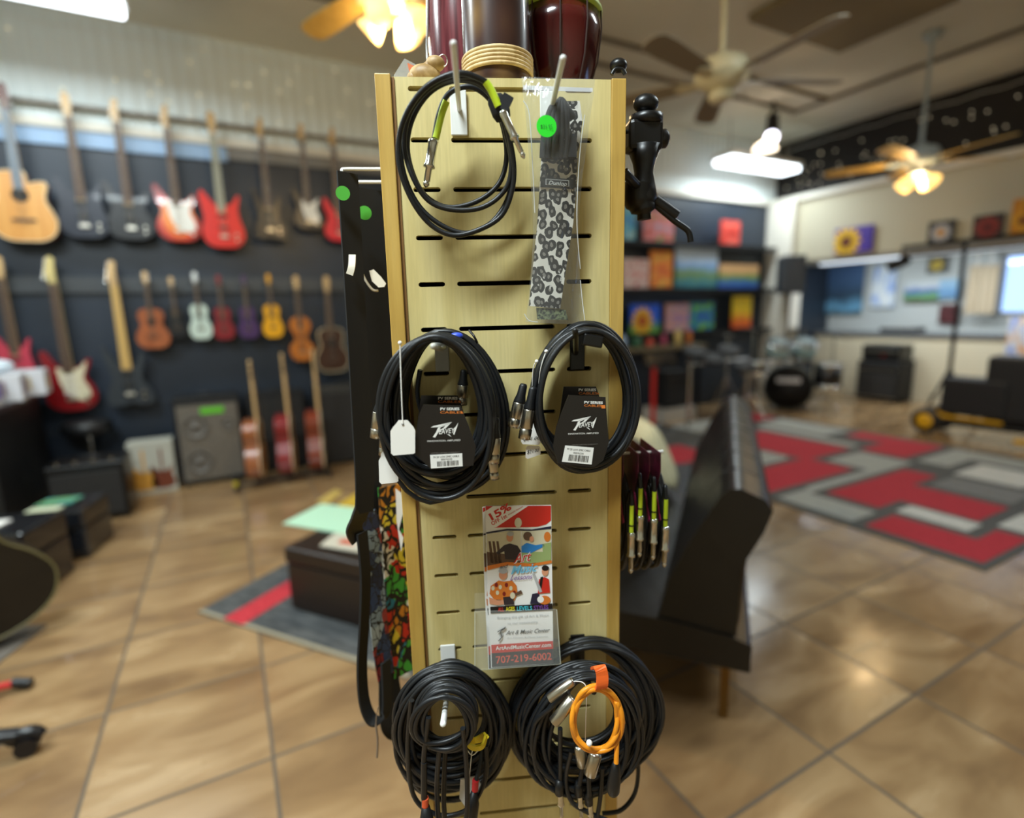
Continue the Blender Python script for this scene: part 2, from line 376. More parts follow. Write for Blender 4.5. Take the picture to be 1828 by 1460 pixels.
# track spotlight
t = Thing('track_spotlight', 'black track spotlight with lit white lens hanging beyond the unlit fan', 'spotlight', org=(5.4, 4.1, 3.2))
p = at(1380, 205, 1, 4.3); p2 = at(1378, 240, 1, 4.3); p3 = at(1366, 262, 1, 4.3)
MB().cyl(p, (p.x, p.y, ZC), .02, seg=10).build('mounting_stem', blackp, t)
MB().cyl(p, p2, .06, .075, 16).build('lamp_can', blackp, t)
MB().cyl(p2, p2+Vector((-.03, -.02, -.04)), .06, .07, 16).build('lens', M('lit_lens', (255, 255, 255), .5, emit=(230, 230, 255), es=6), t)
MB().lathe([(.02, .07), (.10, .02), (.13, -.03)], p3, (0, 0, 1), 20).build('lower_shade', M('lit_lens_warm', (255, 240, 220), .5, emit=(255, 232, 200), es=5), t)

# icicle light strings
def lights(name, label, pts_wire, drops):
    t = Thing(name, label, 'string lights', org=tuple(pts_wire[0]))
    MB().tube(pts_wire, .004, 5).build('wire', whiteE, t)
    first = None; bm_ = M('tiny_bulb', (255, 246, 220), .4, emit=(255, 240, 205), es=.5)
    for k, q in enumerate(drops[:96]):
        if first is None:
            first = MB().ball((0, 0, 0), .009, seg=6).build('bulb', bm_, None); first.parent = t.o; o = first
        else:
            o = first.copy(); C.objects.link(o); o.parent = t.o
        o.location = Vector(q)-Vector(t.org)
rnd = random.Random(3)
lights('string_lights', 'string of tiny white bulbs hanging down the pale upper guitar wall', [(-1.7+.2*i, YW-.03, 3.5+.02*(i % 2)) for i in range(50)],
       [(-1.6+rnd.random()*5.4, YW-.02, 2.95+rnd.random()*.6) for _ in range(70)])
lights('string_lights', 'string of tiny bulbs hanging on the black upper right wall', [(XR-.03, 5.2-.2*i, 3.5+.02*(i % 2)) for i in range(24)],
       [(XR-.015, 5.2-rnd.random()*4.0, 2.95+rnd.random()*.5) for _ in range(90)])

# ================================================================== DISPLAY TOWER
TZ = 1.648; TW0, TW1 = -.094, .217; TDEP = .31
tow = Thing('display_tower', 'pale plywood slotted display tower standing on the tile floor', 'display stand', FT, (.06, .15, 0))
MB().bx(TW0, TW0+.019, -.004, TDEP, 0, TZ+.002).build('side_panel', plyedge, tow, label='left side panel with amber plywood edge', bevel=.0012)
MB().bx(TW1-.019, TW1, -.001, TDEP, 0, TZ+.001).build('side_panel', plyedge, tow, label='right side panel with amber plywood edge', bevel=.0012)
def slot_panel():
    cu = bpy.data.curves.new('p', 'CURVE'); cu.dimensions = '2D'; cu.fill_mode = 'BOTH'; cu.extrude = .0055
    def sp(pts):
        s_ = cu.splines.new('POLY'); s_.points.add(len(pts)-1)
        for i, (x, y) in enumerate(pts): s_.points[i].co = (x, y, 0, 1)
        s_.use_cyclic_u = True
    sp([(TW0+.0205, 0), (TW1-.0195, 0), (TW1-.0195, TZ), (TW0+.0205, TZ)])
    z = 1.635
    while z > .05:
        for a, b_ in ((-.0555, -.021), (-.0055, .1235), (.139, .1735)):
            h = .0030; pts = []
            for k in range(5): th = PI/2+PI*k/4; pts.append((a+h+h*math.cos(th), z+h*math.sin(th)))
            for k in range(5): th = -PI/2+PI*k/4; pts.append((b_-h+h*math.cos(th), z+h*math.sin(th)))
            sp(pts)
        z -= .0583
    o = bpy.data.objects.new('p', cu); C.objects.link(o); dg = bpy.context.evaluated_depsgraph_get(); e = o.evaluated_get(dg); me = e.to_mesh()
    mb = MB(); mb.add([(v.co.x, .0065-v.co.z, v.co.y) for v in me.vertices], [tuple(p.vertices) for p in me.polygons])
    e.to_mesh_clear(); bpy.data.objects.remove(o); return mb
MB().bx(TW0+.019, TW0+.0228, -.0006, .006, 0, TZ-.001).build('edge_step', wood_mat('brown_step', (120, 84, 42), (138, 98, 52), (152, 110, 62)), tow)
slot_panel().build('front_panel', maple, tow, label='slotted maple front panel')
MB().bx(TW0+.0195, TW1-.0195, TDEP-.012, TDEP, 0, TZ).build('back_panel', maple, tow)
MB().bx(TW0+.0195, TW1-.0195, .0125, TDEP-.0125, TZ-.019, TZ-.001).build('top_panel', maple, tow)
MB().bx(TW0+.02, TW1-.02, .10, .105, .02, TZ-.02).build('interior_shade_sheet', M('dark_interior', (46, 26, 18), .9), tow)  # dark sheet standing in for the shade inside the hollow tower
# ---- hooks
def hook(name, label, base, tip, plate, m, r=.0034, up=.012):
    zt = plate[3]; t = Thing(name, label, 'hook', FT, ((plate[0]+plate[1])/2, 0, plate[2]), 'peg hooks on the tower')
    MB().bx(plate[0], plate[1], -.0035, -.0005, plate[2], plate[3]).build('back_plate', m, t, bevel=.0012)
    b, e = Vector(base), Vector(tip); b.y = -.0036
    p = cr([b, b.lerp(e, .3)+Vector((0, 0, -.002)), b.lerp(e, .7)+Vector((0, 0, -.001)), e], 5)
    MB().tube(p, r, 10).ball(p[-1], r, seg=10).build('peg', m, t)
hook('peg_hook', 'white peg hook carrying the lime-sleeved cable, top left of the tower', TP(820, 197), TP(809.6, 78, .18), (TP(805.5, 243)[0], TP(835, 243)[0], TP(820, 243)[2], 1.633), whiteE, .0029)
hook('peg_hook', 'white bent peg hook holding the bagged leopard strap', TP(980, 208), TP(1005, 104, .15), (TP(964, 240)[0], TP(990, 240)[0], TP(980, 240)[2], 1.633), whiteE, .0031)
hook('peg_hook', 'grey-white peg hook inside the left coiled microphone cable', TP(792, 620, .003), TP(773.5, 618, .14), (TP(778, 663)[0], TP(803, 663)[0], TP(790, 663)[2], 1.342), M('clear_grey_plastic', (190, 190, 182), .3), .0034)
hook('peg_hook', 'black peg hook inside the right coiled microphone cable', TP(1028, 630, .003), TP(1027, 590, .12), (TP(1017, 660)[0], TP(1043, 660)[0], TP(1028, 660)[2], 1.342), blackp, .0034)
hook('peg_hook', 'white peg hook under the tangled cables, bottom left of the tower', TP(800, 1220, .003), TP(791, 1292, .17), (TP(789, 1210)[0], TP(815, 1210)[0], TP(800, 1225)[2], .886), whiteE, .0036)
hook('peg_hook', 'black peg hook under the orange cable, bottom right of the tower', TP(1035, 1190, .003), TP(1060, 1235, .13), (TP(1018, 1190)[0], TP(1043, 1190)[0], TP(1030, 1190)[2], .886), blackp, .0036)

# ---- plugs
def jack(mb, a, b, R=.0052):        # quarter-inch plug from sleeve end a to tip b
    a, b = Vector(a), Vector(b); L = (b-a).length; ax = b-a
    prof = [(R*.85, 0), (R, .002), (R, .1*L), (R*.92, .12*L), (R*.92, .5*L), (R*1.12, .54*L), (R*1.12, .58*L), (R*.62, .6*L), (R*.62, .86*L), (R*.4, .875*L), (R*.62, .90*L), (R*.62, .94*L), (R*.2, L)]
    mb.lathe(prof, a, ax, 16)
    return mb
def xlr(t, a, b, R=.0085, male=True, boot=True):         # boot end a -> nose b
    a, b = Vector(a), Vector(b); L = (b-a).length; ax = b-a
    o = MB().lathe([(R*.9, .42*L), (R, .45*L), (R, .78*L), (R*.9, .79*L), (R*.9, .80*L), (R, .81*L), (R, L), (R*.86, L), (R*.86, .86*L), (0, .86*L)], a, ax, 18).build('connector_shell', nickel, t)
    if boot: MB().lathe([(R*.45, 0), (R*.62, .05*L), (R*.7, .25*L), (R*.95, .4*L), (R*.95, .44*L)], a, ax, 16).build('connector_boot', black, t)
    return o

def coil(ctr, top, ra, rz, d0, d1, turns, seed, n=26, jit=.05, egg=.12, lean=0.0, start=PI/2):
    """turns of cable hanging from a common top point; tower frame"""
    rr = random.Random(seed); pts = []; J = [(rr.uniform(-1, 1), rr.uniform(-1, 1), rr.uniform(-1, 1), rr.random()) for _ in range(int(turns)+3)]
    N = int(turns*n)
    for i in range(N+1):
        k = i/n; q = int(k); f = k-q; f = f*f*(3-2*f)
        A = [J[q][j]*(1-f)+J[q+1][j]*f for j in range(4)]
        w = ra*(1+jit*A[0]); h = rz*(1+jit*A[1]); th = start+2*PI*k
        sx = w*math.cos(th)*(1-egg*math.sin(th)); tz = top+jit*.12*rz*A[2]
        y = -(d0+(d1-d0)*A[3])
        pts.append((ctr+sx+jit*.35*ra*A[2]+lean*(math.sin(th)-1)*h, y, tz-h+h*math.sin(th)))
    return pts

# ---- instrument cable, top left
o_ = TP(820, 133, .06)
cb = Thing('instrument_cable', 'coiled black instrument cable with lime sleeves and silver jack plugs, top left hook', 'cable', FT, tuple(o_))
path = [(775, 247, .035), (783, 205, .035), (797, 172, .04), (820, 157, .045), (850, 158, .045), (880, 185, .04), (899, 230, .035), (904, 285, .03), (889, 330, .03), (850, 360, .03), (800, 370, .03), (760, 350, .03), (737, 310, .03), (727, 260, .035), (737, 210, .04), (765, 167, .05), (805, 145, .055), (850, 148, .055), (884, 182, .05),
        (904, 240, .045), (914, 300, .04), (908, 350, .035), (880, 395, .035), (835, 416, .035), (790, 403, .035), (750, 370, .035), (724, 320, .035), (715, 265, .04), (724, 215, .045), (750, 172, .055), (788, 146, .065), (828, 140, .068), (862, 152, .065), (893, 192, .055), (910, 250, .05), (911, 315, .045), (892, 350, .04), (855, 372, .04), (805, 374, .04), (765, 358, .04), (738, 318, .045), (722, 265, .045),
        (727, 215, .055), (748, 175, .065), (785, 145, .07), (822, 136, .075), (855, 140, .07), (884, 170, .065), (904, 225, .06), (917, 290, .05), (914, 340, .045), (895, 385, .04), (855, 410, .04), (810, 420, .04), (770, 402, .04), (738, 362, .045), (715, 305, .05), (712, 250, .055), (727, 200, .065), (758, 158, .075), (795, 136, .08), (830, 131, .08), (868, 146, .075)]
MB().tube(cr([TP(*p) for p in path], 5), .0031, 10).build('cable_loops', cableM, cb)
for pl in ([(797, 180, .041), (788, 205, .037), (778, 247, .036)], [(867, 146, .076), (878, 163, .074), (890, 190, .072)]):
    MB().tube(cr([TP(*p) for p in pl], 5), .0042, 12).build('lime_sleeve', lime, cb)
jack(MB(), TP(774, 249, .036), TP(760, 335, .04), .0062).build('jack_plug', chrome, cb)
jack(MB(), TP(897, 198, .075), TP(936, 283, .08), .0046).build('jack_plug', chrome, cb)
mb = MB(); c0 = TP(891, 192, .062); tz = Vector((.35, 0, -.9)).normalized()
mb.lathe([(.0085, -.012), (.0105, -.008), (.0108, .006), (.0088, .0125)], c0, tz, 16); mb.box(TP(902, 184, .072), (.012, .006, .017), rot=Matrix.Rotation(.5, 3, 'Y'))
mb.build('hook_and_loop_tie', strapB, cb)

# ---- poly bag with leopard strap
def leopard():
    m, n, l, b = nodes('leopard_print', .6)
    nz = n.new('ShaderNodeTexNoise'); nz.inputs['Scale'].default_value = 90; co = coords(n, l, (1, 0, .8), (PI/2, 0, 0))
    l.new(co, nz.inputs[0])
    mx = n.new('ShaderNodeVectorMath'); mx.operation = 'MULTIPLY_ADD'; l.new(nz.outputs['Color'], mx.inputs[0]); mx.inputs[1].default_value = (.008, .008, 0); l.new(co, mx.inputs[2])
    v = n.new('ShaderNodeTexVoronoi'); v.voronoi_dimensions = '2D'; v.inputs['Scale'].default_value = 96; v.inputs['Randomness'].default_value = .8; l.new(mx.outputs[0], v.inputs[0])
    r = ramp(n, [(0, (120, 116, 110)), (.16, (130, 126, 118)), (.20, (18, 16, 16)), (.48, (18, 16, 16)), (.51, (220, 216, 206)), (1, (220, 216, 206))]); l.new(v.outputs['Distance'], r.inputs[0])
    n2 = n.new('ShaderNodeTexNoise'); n2.inputs['Scale'].default_value = 140; l.new(co, n2.inputs[0])
    r2 = ramp(n, [(.30, (0, 0, 0)), (.34, (255, 255, 255))]); l.new(n2.outputs[0], r2.inputs[0])
    m2 = n.new('ShaderNodeMixRGB'); l.new(r2.outputs[0], m2.inputs[0]); m2.inputs[1].default_value = col((206, 202, 194)); l.new(r.outputs[0], m2.inputs[2])
    l.new(m2.outputs[0], b.inputs['Base Color']); return m
leo = leopard()
def P3(pts, d): return [TP(x, y, d) for x, y in pts]
gs = Thing('guitar_strap', 'leopard print guitar strap with folded black webbing sealed in a clear bag', 'guitar strap', FT, tuple(TP(985, 400, .03)))
MB().prism(P3([(967, 279), (1031, 282), (1029, 340), (1023, 400), (1012, 470), (1000, 551), (945, 546), (953, 470), (960, 400), (964, 340)], .026), (0, .006, 0)).build('leopard_band', leo, gs, bevel=.001)
MB().prism(P3([(985, 181), (1035, 180), (1040, 215), (1034, 260), (1028, 280), (1000, 260)], .022), (0, .004, 0)).build('leopard_tab', leo, gs)
mb = MB()
for i, (dx, w) in enumerate([(0, 0), (9, 1), (18, 2), (27, 1), (36, 0)]):
    mb.tube(cr([TP(969+dx*1.1, 282, .036), TP(972+dx*1.1, 240, .04+.003*w), TP(984+dx*.7, 195-3*w, .044), TP(1000+dx*.15, 186-2*w, .042), TP(1010+dx*.4, 210, .036)], 5), .0052, 8, flat=.8)
mb.box(TP(998, 262, .034), (.041, .012, .026))
mb.build('folded_webbing', M('folded_black_webbing', (22, 22, 24), .75), gs)
mb = MB().prism(P3([(966, 316), (1024, 320), (1023, 337), (965, 333)], .0285), (0, .0022, 0)); mb.prism(P3([(974, 319), (1016, 322), (1016, 333), (974, 330)], .0292), (0, .0006, 0), 1)
mb.prism(P3([(975.5, 320), (1014.5, 323), (1014.5, 332), (975.5, 329)], .0297), (0, .0004, 0), 0)
text(mb, 'Dunlop', (979, 329), (1012, 331.5), 7, lambda x, y: TP(x, y, .0301), 1, .3, .01)
mb.build('logo_patch', [blackm, M('silver_print', (200, 200, 196), .4)], gs)
MB().prism(P3([(958, 549), (1010, 553), (1014, 571), (960, 570)], .024), (0, .006, 0)).build('rolled_end', noise_mat('speckled_strap_end', [(.4, (30, 34, 34)), (.6, (120, 130, 96))], 300), gs)
def bag_mat():
    m, n, l, b = nodes('clear_poly_bag', .12); 
    out = n['Material Output']; tr = n.new('ShaderNodeBsdfTransparent'); tr.inputs[0].default_value = (.97, .98, .98, 1)
    gl = n.new('ShaderNodeBsdfGlossy'); gl.inputs['Roughness'].default_value = .14; df = n.new('ShaderNodeBsdfDiffuse'); df.inputs[0].default_value = (.85, .87, .88, 1)
    nz = n.new('ShaderNodeTexNoise'); nz.inputs['Scale'].default_value = 55; nz.inputs['Distortion'].default_value = 1.5; l.new(coords(n, l, (1, 1, .3)), nz.inputs[0])
    bp = n.new('ShaderNodeBump'); bp.inputs['Strength'].default_value = .9; bp.inputs['Distance'].default_value = .006; l.new(nz.outputs[0], bp.inputs['Height']); l.new(bp.outputs[0], gl.inputs['Normal'])
    m1 = n.new('ShaderNodeMixShader'); m1.inputs[0].default_value = .05; l.new(tr.outputs[0], m1.inputs[1]); l.new(df.outputs[0], m1.inputs[2])
    m2 = n.new('ShaderNodeMixShader'); m2.inputs[0].default_value = .07; l.new(m1.outputs[0], m2.inputs[1]); l.new(gl.outputs[0], m2.inputs[2]); l.new(m2.outputs[0], out.inputs[0])
    return m
bagM = bag_mat()
bag = Thing('plastic_bag', 'clear plastic bag with round green price sticker hanging from the bent white peg', 'bag', FT, tuple(TP(990, 350, .05)))
def sheet(rows, m_across=8, bulge=.01, sgn=1, phase=0):
    mb = MB(); vs = []; n_ = m_across+1
    for j, (xl, xr, y, d) in enumerate(rows):
        for i in range(n_):
            u = i/m_across; dd = d + sgn*bulge*math.sin(PI*u)*(0 if y < 150 else 1) + .0016*math.sin(5*u*PI+phase+y*.045)*math.sin(PI*u); vs.append(TP(xl+(xr-xl)*u, y + (5*u if y > 150 else 4*u), dd))
    fs = [(j*n_+i, j*n_+i+1, (j+1)*n_+i+1, (j+1)*n_+i) for j in range(len(rows)-1) for i in range(m_across)]
    return mb.add(vs, fs, 0, True)
rows = [(931, 1062, 137, .040), (933, 1060, 165, .041), (938, 1054, 200, .042), (942, 1048, 250, .038), (946, 1040, 310, .036), (951, 1034, 370, .034), (952, 1032, 420, .032), (949, 1034, 470, .030), (944, 1038, 530, .029), (938, 1043, 575, .027)]
sheet([(a, b_, y, d+.004) for a, b_, y, d in rows], 10, .014).build('front_film', bagM, bag)
sheet([(a, b_, y, d-.018) for a, b_, y, d in rows], 10, .003, -1, 2).build('back_film', bagM, bag)
MB().prism(P3([(934, 152), (1058, 157), (1058, 164), (934, 160)], .046), (0, .0006, 0)).build('seal_highlight', M('bag_highlight', (235, 238, 245), .2, alpha=.55), bag)  # bag seal, with the film's white highlight painted in
for tr_ in ([(1044, 205), (1037, 255), (1032, 320), (1030, 400), (1036, 480)], [(934, 180), (945, 205), (951, 300), (955, 380)], [(1036, 500), (1040, 540), (1044, 572)], [(936, 560), (944, 572), (960, 575)]):
    MB().tube(cr([TP(x, y, .043 if y < 450 else .033) for x, y in tr_], 5), .0006, 5).build('crease_glint', M('bag_crease_glint', (240, 242, 240), .15, alpha=.7), bag)  # film creases, their white glints put into the colour
mb = MB(); cc = TP(975.5, 225.5, .064); mb.lathe([(.0118, 0), (.0118, .0006)], cc, (.1, -1, 0), 28)
text(mb, '$31.95', (965, 229), (986, 229), 7, lambda x, y: TP(x, y, .0655), 1)
mb.build('price_sticker', [stickG, M('green_ink', (20, 110, 30), .6)], bag, label='round green price sticker', smooth=False)

# ---- microphone cable coils with header cards
silk = M('card_white_ink', (236, 236, 232), .5); orangeI = M('card_orange_ink', (226, 128, 52), .5)
cardM = M('black_card', (30, 26, 24), .28); cardE = M('card_dim_ink', (120, 116, 110), .5)
def peavey_card(t, poly, d, L, shade=False):
    """L: logo box and text anchors in photo pixels"""
    mb = MB().prism(P3(poly, d), (0, .0012, 0)); P = lambda x, y: TP(x, y, d+.0004)
    ox, oy = L['o']; s = L.get('s', 1.0)
    q = lambda x, y: (ox+x*s, oy+y*s)
    if L.get('logo', True):
        # jagged lightning-style wordmark
        for pg in ([(0, 12), (4, 9.5), (38, 2), (33, 6.5), (12, 11.5), (6, 11.8)],
                   [(13, 12), (18, 10.5), (14, 20), (8, 30), (3.5, 29), (9, 21)],
                   [(18, 9), (38, 2), (27, 13), (14, 20), (15, 17), (23, 12.5), (26, 8.5), (17, 12)]):
            mb.poly([P(*q(*k)) for k in pg], 1)
        text(mb, 'EAVEY', q(14.5, 24), q(44, 21), 9*s, P, 1, .25, .012)
        mb.poly([P(*q(*k)) for k in [(29, 24), (33, 24), (37, 29)]], 1)
        mb.poly([P(*q(*k)) for k in [(42, 14), (49, 3.5), (47, 11), (42, 25), (40, 24)]], 1)
        text(mb, 'INNOVATION. AMPLIFIED', q(-6, 38), q(53, 36), 3.2*s, P, 1, 0, .004)
        text(mb, 'LIMITED LIFETIME WARRANTY', q(1, 59), q(52, 57), 2.1*s, P, 2)
        st = L['sticker']; mb.prism([P(*k) for k in st], (0, -.0003, 0), 1)
        PS = lambda x, y: TP(x, y, d+.0009)
        (x0, y0), (x1, y1), (x2, y2), (x3, y3) = st
        bl = lambda u, v: (x0*(1-u)*(1-v)+x1*u*(1-v)+x2*u*v+x3*(1-u)*v, y0*(1-u)*(1-v)+y1*u*(1-v)+y2*u*v+y3*(1-u)*v)
        text(mb, "PV 20' LOW ZMIC CABLE", bl(.1, .26), bl(.9, .26), 3.4, PS, 0); text(mb, '00576230', bl(.33, .46), bl(.68, .46), 3.2, PS, 0)
        r_ = random.Random(5); u = .2
        while u < .86:
            w = r_.choice([.006, .012, .02]); mb.poly([PS(*bl(*k)) for k in [(u, .52), (u+w, .52), (u+w, .9), (u, .9)]], 0); u += w+r_.choice([.008, .014, .022])
    a = L['pv']; text(mb, 'PV SERIES', a[0], a[1], 4.6*s, P, 1, 0, .03); text(mb, 'CABLES', a[2], a[3], 4.2*s, P, 3, 0, .004)
    mb.poly([P(*k) for k in L['or']], 3)
    mb.build('header_card', [cardM, silk, cardE, orangeI], t, label='black printed header card')
def ties(t, list_):
    for (p, ax) in list_:
        MB().lathe([(.0165, -.0012), (.0172, 0), (.0165, .0012)], p, ax, 14).build('wire_tie', blackp, t)

# left, rear cable
m1 = Thing('microphone_cable', 'coiled black microphone cable behind the front one on the left hook, its loop dangling lowest', 'cable', FT, tuple(TP(800, 600, .03)), 'coiled microphone cables with printed cards')
zt = TP(800, 592, .04)[2]
pts = coil(TP(800, 720, .03)[0], zt, .073, .103, .012, .045, 7, 11, jit=.07)
pts += [TP(*p) for p in [(760, 600, .03), (720, 660, .03), (700, 750, .02), (700, 830, .02), (725, 875, .012), (768, 897, .012), (812, 880, .015), (850, 835, .02), (880, 770, .02), (893, 700, .03)]]
MB().tube(cr(pts, 2), .0034, 8).tube(cr(coil(TP(796, 712, .03)[0], zt-.004, .056, .084, .014, .05, 7, 12, jit=.10), 2), .0034, 8).build('cable_loops', cableM, m1)
MB().tube(cr([TP(750, 660, .02), TP(745, 700, .015), TP(752, 735, .012)], 5), .0032, 8).build('cable_tail', cableM, m1)
MB().ball(TP(815, 600, .045), .006, sc_=(1.4, .8, .8)).build('blue_tie', M('blue_tie', (50, 80, 200), .4), m1, label='small blue tie')
xlr(m1, TP(828, 660, .02), TP(824, 722, .018), .0075)
xlr(m1, TP(876, 790, .045), TP(883, 855, .045), .0066)
peavey_card(m1, [(752, 706), (817, 706), (824, 724), (845, 800), (740, 800), (746, 745)], .047, dict(o=(766, 740), logo=False, pv=((782, 713), (817, 713), (782, 719), (822, 719)), **{'or': [(819, 716), (822, 716), (823, 719), (820, 719)]}))
# left, front cable
m2 = Thing('microphone_cable', 'front coiled black microphone cable on the left hook with white barcode card', 'cable', FT, tuple(TP(790, 600, .08)), 'coiled microphone cables with printed cards')
zt = TP(790, 600, .09)[2]
pts = coil(TP(783, 730, .08)[0], zt, .064, .087, .058, .112, 12, 5, jit=.12, egg=.08)
MB().tube(cr(pts, 2), .0034, 8).tube(cr(coil(TP(785, 715, .08)[0], zt-.003, .052, .077, .06, .105, 7, 6, jit=.10), 2), .0034, 8).build('cable_loops', cableM, m2)
xlr(m2, TP(682, 700, .09), TP(672, 781, .09), .0078)
xlr(m2, TP(690, 745, .075), TP(687, 812, .075), .0075)
xlr(m2, TP(885, 745, .08), TP(880, 826, .08), .0078)
peavey_card(m2, [(755.8, 722), (822, 724), (836, 758), (849.5, 797), (845, 831), (770, 838), (738.6, 808), (747, 742)], .116,
            dict(o=(769, 751), pv=((786, 732), (820, 732), (786, 738), (826, 738)), sticker=[(767.7, 812), (825, 809), (826, 832), (769.4, 836)], **{'or': [(822, 734), (825, 734), (827, 738), (823, 738)]}))
MB().tube(cr([TP(838, 590, .06), TP(846, 600, .07), TP(852, 612, .068)], 4), .0016, 6).build('wire_tie', blackp, m2)
# right, rear and front cables
m3 = Thing('microphone_cable', 'coiled black microphone cable behind the front one on the right hook', 'cable', FT, tuple(TP(1050, 590, .03)), 'coiled microphone cables with printed cards')
zt = TP(1045, 578, .03)[2]
MB().tube(cr(coil(TP(1047, 700, .03)[0], zt, .068, .090, .010, .045, 8, 21, jit=.07), 2), .0034, 8).build('cable_loops', cableM, m3)
xlr(m3, TP(935, 685, .05), TP(917, 762, .05), .0082)
peavey_card(m3, [(1006, 690), (1064, 690), (1070, 708), (1084, 780), (990, 780), (1000, 735)], .047, dict(o=(1018, 730), logo=False, pv=((1033, 698), (1064, 698), (1033, 704), (1066, 704)), **{'or': [(1066, 701), (1069, 701), (1070, 704), (1067, 704)]}))
m4 = Thing('microphone_cable', 'front coiled black microphone cable on the right hook with white barcode card', 'cable', FT, tuple(TP(1040, 590, .08)), 'coiled microphone cables with printed cards')
zt = TP(1040, 590, .085)[2]
MB().tube(cr(coil(TP(1047, 710, .08)[0], zt, .059, .083, .055, .100, 11, 33, jit=.11, egg=.05), 2), .0034, 8).build('cable_loops', cableM, m4)
xlr(m4, TP(952, 690, .075), TP(936, 783, .075), .0078)
MB().box(TP(1058, 608, .10), (.024, .008, .014), rot=Matrix.Rotation(.2, 3, 'Y')).build('cable_clip', blackp, m4, bevel=.002)
peavey_card(m4, [(1015, 705), (1081, 709), (1083, 740), (1087, 790), (1077, 822), (1060, 834), (996, 827), (987, 797), (993, 762), (1003, 735)], .104,
            dict(o=(1020, 741), s=.92, pv=((1043, 720), (1076, 721), (1043, 725.5), (1074, 726.5)), sticker=[(1009, 795), (1060, 799), (1056, 829), (1003, 824)], **{'or': [(1073, 723), (1080, 723), (1081, 729), (1074, 729)]}))

# ---- price tags on strings
def price_tag(label, top, hole, poly, d, txt=None, grp='white string price tags'):
    t = Thing('price_tag', label, 'price tag', FT, tuple(TP(hole[0], hole[1], d)), grp)
    mb = MB().prism(P3(poly, d), (0, .0004, 0))
    h = TP(hole[0], hole[1], d+.0005); mb.lathe([(.0013, 0), (.0013, .0003)], h, (0, -1, 0), 12, 1)
    if txt: text(mb, txt[0], txt[1], txt[2], 6, lambda x, y: TP(x, y, d+.0006), 1, .4)
    mb.build('paper', [whiteP, blackm], t)
    MB().tube(cr([TP(*top[0]), TP(*top[1]), h], 6), .0007, 5).ball(TP(*top[0]), .0022, seg=8).build('string', whiteP, t)
def tagpoly(x0, x1, y0, y1, r=5, dx=0):
    cx = (x0+x1)/2
    return [(cx-8, y0), (cx+8, y0), (cx+14, y0+7), (x1-3, y0+12), (x1, y0+18), (x1+dx, y1-3), (x1-3+dx, y1-1), (x0+4+dx, y1+2), (x0+dx, y1-2), (x0-1, y0+20), (x0+3, y0+13), (cx-14, y0+8)]
price_tag('blank white scalloped price tag on a long string before the left coiled cable', [(714, 612, .118), (716, 680, .120)], (719, 757), tagpoly(698, 741, 750, 811), .121)
price_tag('blank white price tag half hidden behind the other, beside the tower left edge', [(690, 752, .09), (691, 775, .09)], (694, 808), tagpoly(677, 711, 802, 862, dx=0), .088)
price_tag('upper handwritten $21.00 price tag between the two coiled cables', [(975, 627, .09), (964, 665, .085)], (958, 740), [(931, 752), (948, 744), (966, 752), (967, 788), (962, 794), (933, 793), (930, 788)], .05, ('$21.00', (934, 787), (965, 784)))
price_tag('lower handwritten $21.00 price tag between the two coiled cables', [(958, 645, .078), (951, 668, .07)], (950, 770), [(939, 798), (943, 795), (962, 796), (965, 799), (965, 811), (955, 815), (942, 819), (938, 817)], .046, ('$21.00', (941, 810), (963, 806)))

